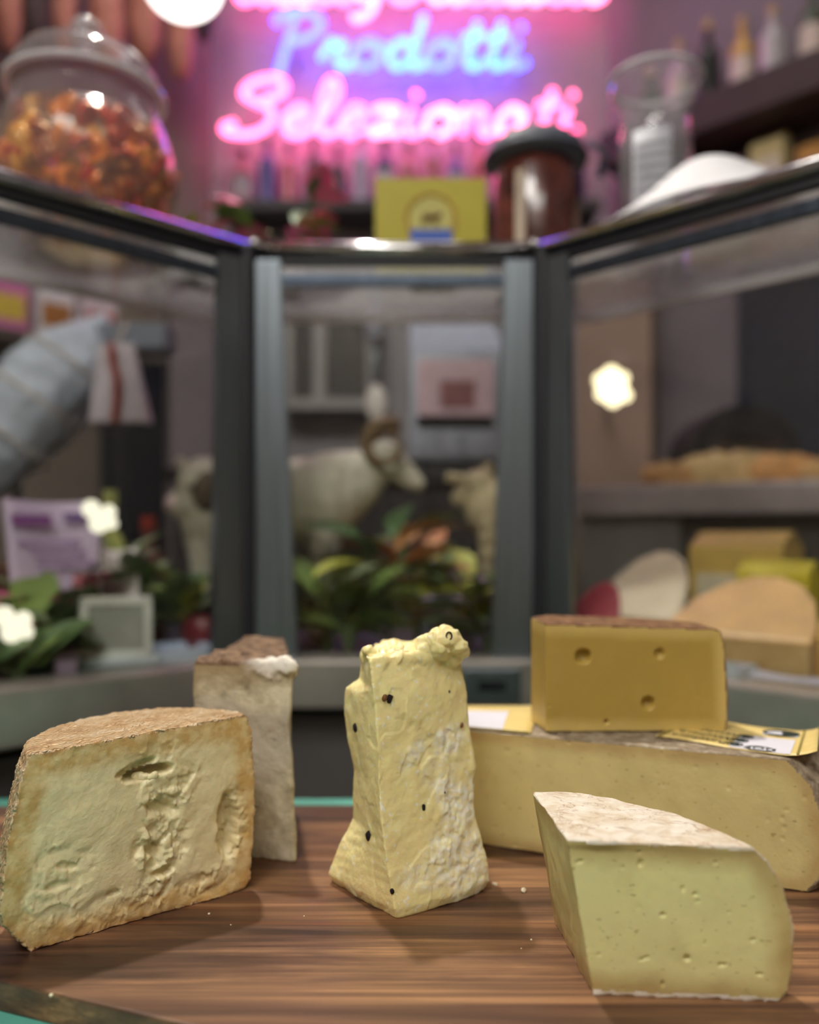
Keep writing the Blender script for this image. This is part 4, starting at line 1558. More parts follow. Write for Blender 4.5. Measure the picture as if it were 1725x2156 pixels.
pk = [((206, 150, 160), 'pink'), ((222, 206, 150), 'cream'), ((206, 150, 74), 'orange'), ((190, 170, 190), 'lilac'), ((196, 140, 80), 'ochre')]
for k in range(10):
    c, nm = pk[k % 5]
    x, y = q(0.42 + k * 0.118, 0.085)
    carton('paper_pack', '%s paper pack on the shelf under the brown shelf' % nm, 'pack', (x, y, 2.075), (0.085, 0.07, 0.17 + 0.03 * math.sin(k * 2)), rot_r, c, 'packs under the brown shelf', (230, 220, 200) if k % 2 else None)

# left facet: shelf with striped and coloured boxes, bracket under it
rot_l = math.pi / 4
llsh = thing('wall_shelf', 'wall shelf of coloured boxes on the tan left rear wall', 'shelf', (*ql(0.9, 0.1), 1.70))
MB().prism([ql(0.34, 0.0), ql(1.7, 0.0), ql(1.7, 0.20), ql(0.34, 0.20)], 1.705, 1.73).build('board', mat((84, 72, 66), 0.6), llsh)
for s_ in (0.55, 0.95):
    x0, y0 = ql(s_, 0.0)
    MB().hull8([Vector((*ql(s_, 0.0), 1.56)), Vector((*ql(s_ + 0.03, 0.0), 1.56)), Vector((*ql(s_ + 0.03, 0.03), 1.56)), Vector((*ql(s_, 0.03), 1.56))],
               [Vector((*ql(s_, 0.0), 1.705)), Vector((*ql(s_ + 0.03, 0.0), 1.705)), Vector((*ql(s_ + 0.03, 0.17), 1.705)), Vector((*ql(s_, 0.17), 1.705))]).build('bracket', M_black, llsh)
bx = [((222, 208, 214), (190, 64, 50), 'white and red'), ((224, 222, 224), (170, 112, 50), 'white and brown'), ((206, 120, 170), (216, 190, 70), 'pink and yellow'), ((210, 196, 180), (196, 150, 160), 'beige'), ((190, 190, 196), None, 'pale grey')]
for k in range(10):
    c, b, nm = bx[k % 5]
    x, y = ql(0.42 + k * 0.115, 0.10)
    carton('carton', '%s carton on the shelf of the tan wall' % nm, 'box', (x, y, 1.73), (0.092, 0.07, 0.15), rot_l, c, 'cartons on the tan wall', b)

# ------------------------------------------------------------------ rear counters
bcounter = thing('rear_counter', 'dark grey rear counter with stone top behind the case', 'counter', (0, 1.95, 0))
MB().prism([(-0.52, 1.74), (0.33, 1.74), (0.33, 2.12), (-0.52, 2.12)], 1.345, 1.375).build('worktop', mat((58, 56, 60), 0.4, scale=40), bcounter, bevel=0.003)
MB().prism([(-0.50, 1.77), (0.31, 1.77), (0.31, 2.10), (-0.50, 2.10)], 0, 1.345).build('body', mat((62, 60, 64), 0.6, scale=6), bcounter)
for x in (-0.36, -0.09, 0.18):
    MB().box((x, 1.765, 1.17), (0.255, 0.02, 0.30)).build('door', mat((72, 70, 74), 0.5, scale=6), bcounter, bevel=0.003)
rc2 = thing('bread_counter', 'pale stone bread counter running along the right wall', 'counter', (0.9, 1.75, 0))
e0, e1 = Vector((0.34, 1.70, 0)), Vector((1.20, 1.25, 0))
ee = (e1 - e0).normalized()
en = Vector((-ee.y, ee.x, 0))
f4 = lambda a, b: [e0 + en * a, e1 + en * a, e1 + en * b, e0 + en * b]
MB().prism(f4(0, 0.42), 1.272, 1.332).build('worktop', mat((196, 184, 182), 0.35, scale=30), rc2, bevel=0.006)
MB().prism(f4(0.05, 0.40), 0, 1.272).build('body', mat((92, 84, 76), 0.7, scale=6), rc2)
MB().prism([e0 - en * -0.03, e0 + ee * 0.20 - en * -0.03, e0 + ee * 0.20 + en * 0.05, e0 + en * 0.05], 1.10, 1.272).build('end_panel', mat((148, 146, 138), 0.5, scale=6), rc2)

# dough machine in stainless steel
mc = W(965, 990, 1.86)
mch = thing('steel_machine', 'stainless steel shop machine with slanted top and picture sticker on the rear counter', 'machine', (mc.x, 1.92, 1.375))
zb, zt, zm = 1.375, W(965, 640, 1.80).z, W(965, 740, 1.80).z
hw = 0.110
M_mach = make_steel('machine_steel', (150, 154, 166), 0.42, (40, 40, 5), 0.08)
MB().hull8([Vector((mc.x - hw, 1.80, zb + 0.02)), Vector((mc.x + hw, 1.80, zb + 0.02)), Vector((mc.x + hw, 2.06, zb + 0.02)), Vector((mc.x - hw, 2.06, zb + 0.02))],
           [Vector((mc.x - hw, 1.80, zm)), Vector((mc.x + hw, 1.80, zm)), Vector((mc.x + hw, 2.06, zm)), Vector((mc.x - hw, 2.06, zm))]).build('cabinet', M_mach, mch, bevel=0.006)
MB().hull8([Vector((mc.x - hw, 1.80, zm)), Vector((mc.x + hw, 1.80, zm)), Vector((mc.x + hw, 2.06, zm)), Vector((mc.x - hw, 2.06, zm))],
           [Vector((mc.x - hw, 1.86, zt)), Vector((mc.x + hw * 0.55, 1.86, zt)), Vector((mc.x + hw * 0.55, 2.04, zt)), Vector((mc.x - hw, 2.04, zt))]).build('hood', M_mach, mch, bevel=0.004)
st = MB().box((mc.x - 0.01, 1.7985, (zb + zm) / 2 + 0.035), (0.165, 0.003, 0.15)).build('sticker', mat((206, 176, 186), 0.5), mch)
MB().box((mc.x - 0.005, 1.796, (zb + zm) / 2 + 0.035), (0.075, 0.002, 0.06)).build('picture', mat((128, 70, 74), 0.5, var=0.6, scale=70), st)
MB().box((mc.x, 1.7985, zb + 0.075), (0.20, 0.003, 0.085)).build('lower_panel', M_mach, mch)
for sx in (-1, 1):
    for yy in (1.83, 2.03):
        MB().lathe([(0, 0), (0.014, 0), (0.014, 0.022), (0, 0.022)], 10, (mc.x + sx * 0.085, yy, zb)).build('foot', M_black, mch)

# glazed wall cabinet left of it
gc = thing('wall_cabinet', 'pale framed glazed cabinet on the rear wall', 'cabinet', (-0.22, 2.5, 1.55))
ca, cb = W(590, 640, 2.45), W(800, 860, 2.45)
MB().box(((ca.x + cb.x) / 2, 2.53, (ca.z + cb.z) / 2), (cb.x - ca.x, 0.14, ca.z - cb.z)).build('carcass', mat((78, 75, 78), 0.5), gc, bevel=0.003)
for x in (ca.x + 0.02, (ca.x + cb.x) / 2 - 0.03, cb.x - 0.02):
    MB().box((x, 2.452, (ca.z + cb.z) / 2), (0.036, 0.02, ca.z - cb.z)).build('stile', mat((164, 160, 158), 0.5), gc, bevel=0.002)
for z in (ca.z - 0.014, cb.z + 0.014):
    MB().box(((ca.x + cb.x) / 2, 2.4515, z), (cb.x - ca.x, 0.018, 0.03)).build('frame_rail', mat((164, 160, 158), 0.5), gc, bevel=0.002)
MB().box(((ca.x + cb.x) / 2, 2.4570, (ca.z + cb.z) / 2), (cb.x - ca.x - 0.02, 0.004, ca.z - cb.z - 0.02)).build('pane', glass((0.8, 0.8, 0.8), 0.05), gc)
# slim steel stand with white spoon rest beside it
sd = W(790, 870, 1.82)
stn = thing('utensil_stand', 'slim pale steel stand with hanging ladle on the rear counter', 'stand', (sd.x, 1.82, 1.375))
MB().tube([(sd.x, 1.82, 1.375), (sd.x, 1.82, W(790, 540, 1.82).z)], 0.009, 10).build('pole', M_steel, stn, smooth=True)
MB().lathe([(0, 0), (0.05, 0), (0.05, 0.012), (0.012, 0.02), (0, 0.02)], 16, (sd.x, 1.82, 1.375)).build('base', M_steel, stn)
MB().ball((sd.x, 1.795, W(790, 690, 1.82).z), 0.026, 14, 10, (0.9, 0.5, 1.5)).build('ladle', mat((176, 182, 200), 0.3, 0.6), stn, smooth=True)
MB().ball((sd.x + 0.004, 1.79, W(795, 855, 1.82).z), 0.026, 14, 10, (0.9, 0.5, 1.6)).build('white_scoop', mat((226, 220, 212), 0.4), stn, smooth=True)

# glow cluster added on the right pillar, imitating a lamp reflected in glass
lp = W(1290, 810, 1.80)
wl = thing('glint_cluster', 'glowing cluster imitating a lamp reflection, fixed to the tan pillar', 'lamp', tuple(lp))
M_glint = emitter((255, 236, 190), 2.6, True)
for k, (dx, dz) in enumerate(((-0.030, 0.012), (0.0, 0.03), (0.028, 0.018), (-0.022, -0.02), (0.012, -0.004), (0.038, -0.026), (0.002, -0.038))):
    b_ = MB().ball((lp.x + dx * 0.8, lp.y + 0.01 * (k % 2), lp.z + dz * 0.8), (0.0165, 0.019, 0.013, 0.017, 0.022, 0.014, 0.018)[k], 10, 8).build('glint_ball', M_glint, wl, smooth=True)
    MB().tube([(lp.x + dx, lp.y + 0.012 + 0.01 * (k % 2), lp.z + dz), (lp.x + 0.01, lp.y + 0.10, lp.z)], 0.003, 6).build('stem', M_chrome, wl)
MB().tube([(lp.x + 0.01, lp.y + 0.10, lp.z), (0.54, 2.27, lp.z)], 0.007, 8).build('arm', M_chrome, wl, smooth=True)

# bread and oven on the right counter
def loaf(label, px, py_top, py_base, wpx, off, col, rz, group='breads on the stone counter'):
    a = (px - 862.5) / F
    base = e0 + en * off
    d = (base.x * ee.y - base.y * ee.x) / (a * ee.y - ee.x)
    p = Vector((a * d, d, 1.332))
    w = wpx / F * d
    h = (py_base - py_top) / F * d
    root = thing('bread_loaf', label, 'bread', p, group)
    mb = MB()
    for t_ in (-0.36, -0.12, 0.12, 0.36):
        mb.ball((p.x + t_ * w * math.cos(rz), p.y + t_ * w * math.sin(rz), p.z + h * 0.45), h * (0.56 - abs(t_) * 0.28), 12, 8, (1.5, 1.0, 1.0))
    mb.box((p.x, p.y, p.z + h * 0.2), (w * 0.82, h * 0.9, h * 0.38), rz)
    me = remesh(mb, h * 0.06, 3)
    P, N = mesh_np(me)
    P = P + N * (fbm(P * 40, 3) * h * 0.07)[:, None]
    P[:, 2] = np.maximum(P[:, 2], 1.332)
    me.vertices.foreach_set('co', (P - np.array(p)).ravel())
    me.polygons.foreach_set('use_smooth', [True] * len(me.polygons))
    me.materials.clear()
    me.materials.append(rind_mat('bread_crust', [(0.3, tuple(int(v * 0.82) for v in col)), (0.55, col), (0.8, tuple(min(255, int(v * 1.12)) for v in col))], 30, 0.7, 0.5))
    obj('crust', me, root)
    for t_ in (-0.2, 0.05, 0.28):
        MB().tube([(p.x + t_ * w - 0.01, p.y - h * 0.4, p.z + h * 0.55), (p.x + t_ * w, p.y - h * 0.15, p.z + h * 0.98), (p.x + t_ * w + 0.012, p.y + h * 0.2, p.z + h * 0.97)], h * 0.035, 6).build('score_mark', mat((226, 206, 166), 0.8), root)


loaf('golden flat loaf at the pillar end of the stone counter', 1425, 958, 1012, 120, 0.10, (206, 160, 104), 0.1)
loaf('long pale loaf in the middle of the stone counter', 1535, 934, 1010, 165, 0.14, (214, 184, 128), -0.2)
loaf('orange crusted loaf beside the long pale loaf', 1652, 940, 1008, 95, 0.15, (216, 162, 100), -0.3)
loaf('round golden loaf at the far end of the stone counter', 1745, 955, 1006, 90, 0.13, (210, 170, 112), -0.3)
ov = Vector((0.705, 1.80, 1.332))
ovn = thing('bread_oven', 'black dome-topped bread oven standing behind the loaves', 'oven', ov)
prof = [(0, 0)]
mb = MB()
N_ = 14
bot, = [[]]
arc = [(-0.115 + 0.0, 0.0)] + [(0.115 * math.cos(math.pi - math.pi * i / N_), 0.075 + 0.10 * math.sin(math.pi * i / N_)) for i in range(N_ + 1)] + [(0.115, 0.0)]
for sgn, yy in ((0, -0.06), (1, 0.10)):
    pass
vv = [Vector((ov.x + x, ov.y - 0.06, ov.z + z)) for x, z in arc] + [Vector((ov.x + x, ov.y + 0.10, ov.z + z)) for x, z in arc]
n_ = len(arc)
ff = [tuple(range(n_)), tuple(range(2 * n_ - 1, n_ - 1, -1))] + [(i, (i + 1) % n_, n_ + (i + 1) % n_, n_ + i) for i in range(n_)]
MB().add(vv, ff).build('shell', mat((11, 9, 12), 0.7), ovn, bevel=0.004)
MB().box((ov.x, ov.y - 0.064, ov.z + 0.06), (0.15, 0.012, 0.08)).build('oven_door', mat((52, 34, 30), 0.5), ovn, bevel=0.003)
MB().tube([(ov.x - 0.05, ov.y - 0.08, ov.z + 0.105), (ov.x + 0.05, ov.y - 0.08, ov.z + 0.105)], 0.005, 8).build('door_handle', M_darksteel, ovn)

# ------------------------------------------------------------------ on top of the case
def jar_profile(pts, th):
    return pts + [(max(r - th, 0.0), z + (th if i == 0 else 0)) for i, (r, z) in reversed(list(enumerate(pts)))]


jc = WL(182, 526, 0.145)
jr = thing('apothecary_jar', 'big round glass jar with knobbed lid holding orange and red pieces', 'jar', (jc.x, jc.y, ZS))
JO = (jc.x, jc.y, ZS)
body = [(0.0, 0.001), (0.070, 0.001), (0.088, 0.012), (0.108, 0.05), (0.116, 0.09), (0.113, 0.125), (0.102, 0.16), (0.090, 0.185), (0.088, 0.196), (0.096, 0.204)]
MB().lathe(body, 36, JO).build('jar_body', M_jarglass, jr, smooth=True)
lid = MB().lathe([(0.100, 0.205), (0.101, 0.212), (0.094, 0.219), (0.090, 0.232), (0.078, 0.248), (0.050, 0.260), (0.016, 0.266), (0.013, 0.272)], 36, JO).build('lid', M_jarglass, jr, smooth=True)
MB().tube([Vector(JO) + Vector((0.098 * math.cos(a), 0.098 * math.sin(a), 0.206)) for a in np.linspace(0, 2 * math.pi, 36, endpoint=False)], 0.0045, 8, closed=True).build('rim', glass((0.92, 0.9, 0.95), 0.1, 1.6, haze=0.6, hazecol=(232, 230, 232)), jr, smooth=True)
MB().ball((JO[0], JO[1], ZS + 0.288), 0.0215, 18, 12).build('knob', glass((0.86, 0.84, 0.88), 0.1, 1.7, haze=0.25, hazecol=(226, 224, 226)), lid, smooth=True)
MB().lathe([(0, 0.003), (0.068, 0.003), (0.085, 0.013), (0.105, 0.05), (0.113, 0.09), (0.110, 0.125), (0.099, 0.16), (0, 0.16)], 36, JO).build('syrup', glass((1.0, 0.90, 0.70), 0.1, 1.1, haze=0.04, hazecol=(224, 160, 70)), jr, smooth=True)
# the pieces inside: one prototype mesh per colour, individually placed
PC = [((222, 128, 32), 'orange pepper piece'), ((206, 152, 56), 'golden pepper piece'), ((190, 34, 28), 'red pepper piece'), ((150, 70, 30), 'brown pepper piece')]
protos = []
for k, (c, nm) in enumerate(PC):
    mb = MB().grid(lambda u, v: Vector((0.019 * (u - 0.5) * 2, 0.014 * (v - 0.5) * 2 * (1 - 0.4 * (2 * u - 1) ** 2), 0.008 * math.cos(2.4 * (u - 0.5)) + 0.004 * math.cos(3 * (v - 0.5)))), 5, 4, 0.007)
    o_ = mb.build('pepper_piece', mat(c, 0.3, coat=0.4, scale=60), smooth=True, origin=(0, 0, 0))
    protos.append(o_)
rnd = random.Random(5)
def jar_r(z):
    return float(np.interp(z, [p[1] for p in body[1:]], [p[0] for p in body[1:]]))
first = [True] * 4
cnt = 0
while cnt < 190:
    z = rnd.uniform(0.016, 0.150)
    rr_ = jar_r(z) - 0.013
    a = rnd.uniform(0, 2 * math.pi)
    rad = rr_ * math.sqrt(rnd.uniform(0.45, 1.0))
    k = rnd.choices(range(4), (5, 4, 3, 2))[0]
    if first[k]:
        o_ = protos[k]
        first[k] = False
    else:
        o_ = protos[k].copy()
        C.objects.link(o_)
    o_.location = (JO[0] + rad * math.cos(a), JO[1] + rad * math.sin(a), ZS + z)
    o_.rotation_euler = (rnd.uniform(0, 6.3), rnd.uniform(0, 6.3), rnd.uniform(0, 6.3))
    tag(o_, PC[k][1].replace('piece', 'piece preserved inside the big round jar'), 'vegetable', 'pieces inside the round jar')
    cnt += 1

# leaves
def leaf_mesh(name, L, w, fold, curl, m):
    def fn(u, v):
        wd = w * math.sin(math.pi * min(1, u * 0.97 + 0.02)) ** 0.8
        y = (v - 0.5) * 2 * wd
        return Vector((y, u * L, abs(v - 0.5) * 2 * wd * fold + curl * u * u * L))
    mb = MB().grid(fn, 6, 2)
    me = bpy.data.meshes.new(name)
    me.from_pydata(mb.v, [], mb.f)
    me.polygons.foreach_set('use_smooth', [True] * len(me.polygons))
    me.materials.append(m)
    return me


def leaf_mat(c, c2):
    t = NT('leaf_surface')
    f = t.noise(55, detail=4)
    return t.bsdf(t.ramp(f, [(0.3, lin(c)), (0.7, lin(c2))]), 0.45, 0, t.bump(t.wave(90, dist=2), 0.2, 0.001))


LEAF = {n: leaf_mesh('leaf_' + n, 1.0, w, 0.35, -0.35, leaf_mat(a, b)) for n, w, a, b in (
    ('green', 0.32, (86, 120, 58), (148, 168, 86)), ('dark', 0.28, (52, 84, 50), (98, 126, 74)), ('lime', 0.32, (160, 164, 56), (208, 206, 90)),
    ('rust', 0.26, (166, 100, 52), (206, 144, 78)), ('pink', 0.40, (206, 80, 130), (232, 130, 170)), ('sage', 0.26, (124, 140, 108), (176, 184, 150)), ('lilac', 0.36, (178, 152, 194), (214, 198, 222)))}
rl = random.Random(11)


def behind_glass(p, m=0.018):
    """is the point inside the case, clear of the panes"""
    if p.z > 1.55:
        return True
    if p.x < LC.x:
        return (p - LC).dot(NL) > m
    if p.x > RC.x:
        return (p - RC).dot(NR) > m
    return p.y > 1.1 + m


def plant(name, label, base, h, spread, kinds, n, group=None, pot=None, size=0.05, stems=5, cat='plant'):
    root = thing(name, label, cat, base, group)
    b = Vector(base)
    z0 = 0.0
    if pot:
        r, ph, pm = pot
        MB().lathe([(0, 0), (r * 0.75, 0), (r, ph), (r * 0.9, ph), (r * 0.68, ph * 0.3), (0, ph * 0.3)], 18, base).build('pot', pm, root, smooth=False)
        z0 = ph * 0.7
    tips = []
    for k in range(stems):
        a = 2 * math.pi * k / stems + rl.uniform(-0.4, 0.4)
        tip = Vector((math.cos(a) * spread * rl.uniform(0.4, 1), math.sin(a) * spread * 0.7 * rl.uniform(0.4, 1), h * rl.uniform(0.7, 1.0)))
        for _ in range(12):
            if behind_glass(b + tip, 0.03):
                break
            tip = tip + Vector((0, 0.012, 0))
        pts = spline([b + Vector((0, 0, min(z0, 0.004))), b + Vector((tip.x * 0.3, tip.y * 0.3, z0 * 0.5 + tip.z * 0.5)), b + tip], 4)
        MB().tube(pts, 0.0022, 5).build('stem', leaf_stem, root)
        tips.append(pts)
    for k in range(n):
        pts = tips[k % stems]
        p = pts[rl.randrange(len(pts) // 3, len(pts))]
        lf = bpy.data.objects.new('leaf', LEAF[kinds[k % len(kinds)]])
        C.objects.link(lf)
        lf.parent = root
        lf.location = p - b
        s = size * rl.uniform(0.7, 1.25)
        lf.scale = (s, s, s)
        out = math.atan2(p.y - b.y, p.x - b.x) + rl.uniform(-0.9, 0.9)
        for _ in range(12):
            ctr = p + Vector((math.cos(out), math.sin(out), 0)) * s
            if all(behind_glass(ctr + Vector((math.cos(out + q_), math.sin(out + q_), 0)) * s * 0.33) for q_ in (-1.57, 0, 1.57)):
                break
            out += 0.55
        else:
            out = math.pi / 2
        lf.rotation_euler = (rl.uniform(0.1, 1.1), rl.uniform(-0.4, 0.4), out - math.pi / 2)
    return root


leaf_stem = mat((70, 86, 44), 0.6)
# flowering plant and ivy on the glass shelf
p = W(600, 590, 1.27)
plant('flowering_plant', 'pink flowering potted plant on the glass shelf beside the yellow card', (p.x, 1.27, ZS), 0.155, 0.095, ['pink', 'green', 'pink', 'dark'], 34, pot=(0.036, 0.055, mat((206, 190, 196), 0.4)), size=0.055)
p = WL(415, 590, 0.16)
plant('trailing_plant', 'small leafy green plant between the round jar and the pink flowers', (p.x, p.y, ZS), 0.075, 0.065, ['green', 'lime', 'dark'], 18, pot=(0.026, 0.035, mat((120, 116, 112), 0.4)), size=0.036)

# yellow card with round emblem
ya, yb = W(790, 375, 1.20), W(1024, 510, 1.20)
yc = thing('yellow_card', 'yellow card with a round animal emblem and blue ribbon standing on the glass shelf', 'sign', ((ya.x + yb.x) / 2, 1.20, ZS))
cxm = (ya.x + yb.x) / 2
MB().box((cxm, 1.204, (ZS + ya.z) / 2), (yb.x - ya.x, 0.006, ya.z - ZS)).build('card', mat((182, 170, 28), 0.5, var=0.04), yc)
MB().hull8([Vector((cxm - 0.03, 1.207, ZS)), Vector((cxm + 0.03, 1.207, ZS)), Vector((cxm + 0.03, 1.255, ZS)), Vector((cxm - 0.03, 1.255, ZS))],
           [Vector((cxm - 0.03, 1.207, ya.z - 0.03)), Vector((cxm + 0.03, 1.207, ya.z - 0.03)), Vector((cxm + 0.03, 1.211, ya.z - 0.03)), Vector((cxm - 0.03, 1.211, ya.z - 0.03))]).build('easel', mat((180, 172, 60), 0.6), yc)
ec = W(908, 462, 1.20)
mb = MB().tube([Vector((ec.x + 0.036 * math.cos(a), 1.2005, ec.z + 0.037 * math.sin(a))) for a in np.linspace(0, 2 * math.pi, 32, endpoint=False)], 0.0022, 6, closed=True)
mb.build('emblem_ring', mat((176, 128, 50), 0.5), yc)
MB().lathe([(0, 0), (0.030, 0), (0.030, 0.0015), (0, 0.0015)], 28, (ec.x, 1.2008, ec.z), Matrix.Rotation(math.pi / 2, 4, 'X')).build('emblem_field', mat((190, 182, 96), 0.5), yc)
mb = MB()
for (x0, z0_, x1, z1_, r) in ((-0.012, 0.003, 0.008, 0.003, 0.0042), (0.008, 0.004, 0.015, 0.009, 0.0028), (-0.011, 0.002, -0.012, -0.009, 0.0014), (-0.006, 0.002, -0.007, -0.009, 0.0014), (0.004, 0.002, 0.005, -0.009, 0.0014), (0.008, 0.002, 0.009, -0.009, 0.0014)):
    mb.tube([(ec.x + x0, 1.1985, ec.z + z0_), (ec.x + x1, 1.1985, ec.z + z1_)], r, 7)
em = remesh(mb, 0.0009)
em.vertices.foreach_set('co', (mesh_np(em)[0] - np.array(ORG[yc])).ravel())
em.materials.clear()
em.materials.append(mat((112, 74, 40), 0.6))
obj('emblem_animal', em, yc)
MB().box((ec.x, 1.1995, W(908, 500, 1.2).z), (0.060, 0.003, 0.022)).build('ribbon', mat((52, 92, 190), 0.5), yc)

# brown preserve jar with clip lid
bj = W(1128, 590, 1.30)
BJ = (bj.x, 1.30, ZS)
jb = thing('preserve_jar', 'brown preserve jar with dark grey lid beside the yellow card', 'jar', BJ)
MB().lathe([(0, 0.0), (0.058, 0.0), (0.066, 0.01), (0.068, 0.10), (0.066, 0.185), (0.058, 0.205), (0.0, 0.205)], 28, BJ).build('contents', mat((86, 42, 34), 0.25, var=0.5, scale=30, coat=0.7), jb, smooth=True)
MB().lathe([(0.0, 0.207), (0.070, 0.207), (0.074, 0.213), (0.074, 0.232), (0.062, 0.243), (0, 0.245)], 28, BJ).build('lid', mat((92, 98, 110), 0.45), jb, smooth=True)
MB().tube([Vector(BJ) + Vector((0.078 * math.cos(a), 0.078 * math.sin(a), 0.214)) for a in np.linspace(0, 2 * math.pi, 30, endpoint=False)], 0.0045, 7, closed=True).build('lid_rim', mat((70, 76, 88), 0.4), jb, smooth=True)
MB().tube([Vector(BJ) + Vector((0.076, -0.02, 0.235)), Vector(BJ) + Vector((0.105, -0.01, 0.225)), Vector(BJ) + Vector((0.100, 0.0, 0.19))], 0.006, 7).build('clip', mat((86, 92, 104), 0.4), jb, smooth=True)
MB().box((bj.x - 0.032, 1.30 - 0.061, ZS + 0.115), (0.014, 0.003, 0.12), -0.5).build('paper_strip', mat((206, 190, 170), 0.6), jb)

# tall open glass with pasted label
gj = WR(1380, 420, 0.17)
GJ = (gj.x, gj.y, ZS)
og = thing('glass_vase', 'tall clear open glass with a pasted text label by the right rail', 'glass', GJ)
MB().lathe([(0, 0.003), (0.050, 0.003), (0.050, 0.19), (0.046, 0.215), (0.060, 0.245), (0.064, 0.268), (0.061, 0.268), (0.057, 0.246), (0.043, 0.215), (0.047, 0.19), (0.047, 0.008), (0, 0.008)], 32, GJ).build('glass_body', M_jarglass, og, smooth=True)
MB().tube([Vector(GJ) + Vector((0.0625 * math.cos(a), 0.0625 * math.sin(a), 0.268)) for a in np.linspace(0, 2 * math.pi, 32, endpoint=False)], 0.0032, 8, closed=True).build('rim', glass((0.92, 0.9, 0.93), 0.1, 1.6, haze=0.7, hazecol=(232, 230, 232)), og, smooth=True)
lbm = MB()
def _lab(u, v):
    a = -math.pi / 2 - 0.9 + 1.05 * u
    return Vector(GJ) + Vector((0.0512 * math.cos(a), 0.0512 * math.sin(a), 0.05 + 0.13 * v))
lb = lbm.grid(_lab, 8, 4, 0.0005).build('pasted_label', mat((190, 192, 200), 0.6), og, smooth=True)
for k in range(7):
    MB().grid(lambda u, v, k=k: Vector(GJ) + Vector((0.0517 * math.cos(-math.pi / 2 - 0.8 + 0.85 * u), 0.0517 * math.sin(-math.pi / 2 - 0.8 + 0.85 * u), 0.065 + 0.015 * k + 0.005 * v)), 8, 1).build('text_line', mat((110, 112, 122), 0.6), lb)

# white paper sheet arched over the right rail
pa = WR(1262, 498, -0.004)
pb = WR(1655, 345, 0.05)
dirp = Vector((S2, -S2, 0))
s0 = (pa - RC).dot(dirp)
s1 = (pb - RC).dot(dirp)
def _paper(u, v):
    s_ = s0 + (s1 - s0) * u
    o_ = -0.012 + 0.085 * v
    z_ = ZS + 0.010 + 0.075 * v * (0.25 + 0.75 * math.sin(math.pi * min(1, 0.15 + 0.8 * u)) ** 1.5) + 0.008 * math.sin(math.pi * u)
    pp = RC + dirp * s_ + NR * o_
    return Vector((pp.x, pp.y, z_))
tag(MB().grid(_paper, 18, 8, 0.0012).build('paper_sheet', mat((196, 196, 200), 0.6, var=0.05), smooth=True), 'large white paper sheet arching over the right shelf rail', 'paper')

# ------------------------------------------------------------------ figurines inside the case
M_cream = rind_mat('painted_cream', [(0.3, (190, 184, 166)), (0.6, (216, 210, 192)), (0.85, (232, 226, 210))], 60, 0.6, 0.3)
M_tanfur = rind_mat('painted_buff', [(0.3, (176, 160, 124)), (0.6, (202, 186, 150)), (0.85, (220, 206, 174))], 60, 0.6, 0.3)
M_horn = rind_mat('painted_horn', [(0.3, (84, 64, 42)), (0.6, (128, 100, 66)), (0.85, (160, 132, 92))], 120, 0.6, 0.5)
M_patch = mat((92, 78, 62), 0.7, scale=60)


def capsules(mb, lst):
    for p0, r0, p1, r1 in lst:
        p0, p1 = Vector(p0), Vector(p1)
        n = 7
        for i in range(n + 1):
            t_ = i / n
            mb.ball(tuple(p0.lerp(p1, t_)), r0 + (r1 - r0) * t_, 12, 8)


def figure(root, lst, voxel, m, name='body'):
    mb = MB()
    capsules(mb, lst)
    me = remesh(mb, voxel, 4)
    P, N = mesh_np(me)
    P = P + N * (fbm(P * 60, 3) * 0.0012)[:, None]
    me.vertices.foreach_set('co', (P - np.array(ORG[root])).ravel())
    me.polygons.foreach_set('use_smooth', [True] * len(me.polygons))
    me.materials.clear()
    me.materials.append(m)
    return obj(name, me, root)


# ram
DY = 1.32
rp = lambda px, py, dy=0: Vector((W(px, py, DY).x, DY + dy, W(px, py, DY).z))
ram = thing('ram_figurine', 'cream ram figurine with curled brown horns inside the case', 'figurine', (W(680, 1100, DY).x, DY, ZF))
zl = ZF
sh_ = rp(668, 1055)
hip = rp(566, 1060)
figure(ram, [(sh_, 0.072, hip, 0.066), (rp(690, 1020), 0.052, rp(795, 985), 0.030), (rp(705, 1045), 0.055, rp(760, 1020), 0.036), (rp(812, 965), 0.030, rp(868, 1012), 0.017), (rp(868, 1012), 0.017, rp(880, 1018), 0.013),
             (rp(690, 1090, -0.03), 0.030, Vector((rp(690, 1090).x, DY - 0.03, zl + 0.012)), 0.013), (rp(660, 1090, 0.03), 0.030, Vector((rp(660, 1090).x, DY + 0.03, zl + 0.012)), 0.013),
             (rp(566, 1090, -0.03), 0.032, Vector((rp(566, 1090).x, DY - 0.03, zl + 0.012)), 0.013), (rp(550, 1090, 0.03), 0.032, Vector((rp(550, 1090).x, DY + 0.03, zl + 0.012)), 0.013),
             (rp(500, 1030), 0.014, rp(490, 1080), 0.008)], 0.004, M_cream)
for sy in (-1, 1):
    pts, rr_ = [], []
    c = rp(815, 945, sy * 0.030)
    for k in range(18):
        a = math.radians(60 + k * 23)
        R_ = 0.038 - 0.0013 * k
        pts.append(c + Vector((R_ * math.cos(a), sy * 0.0012 * k, R_ * math.sin(a))))
        rr_.append(0.0125 - 0.0006 * k)
    MB().tube(pts, rr_, 10).build('horn', M_horn, ram, smooth=True)
    MB().ball(tuple(rp(848, 975, sy * 0.021)), 0.004, 8, 6).build('eye', M_black, ram, smooth=True)
    MB().ball(tuple(rp(822, 990, sy * 0.036)), 0.013, 10, 8, (0.7, 1.1, 0.45)).build('ear', M_cream, ram, smooth=True)
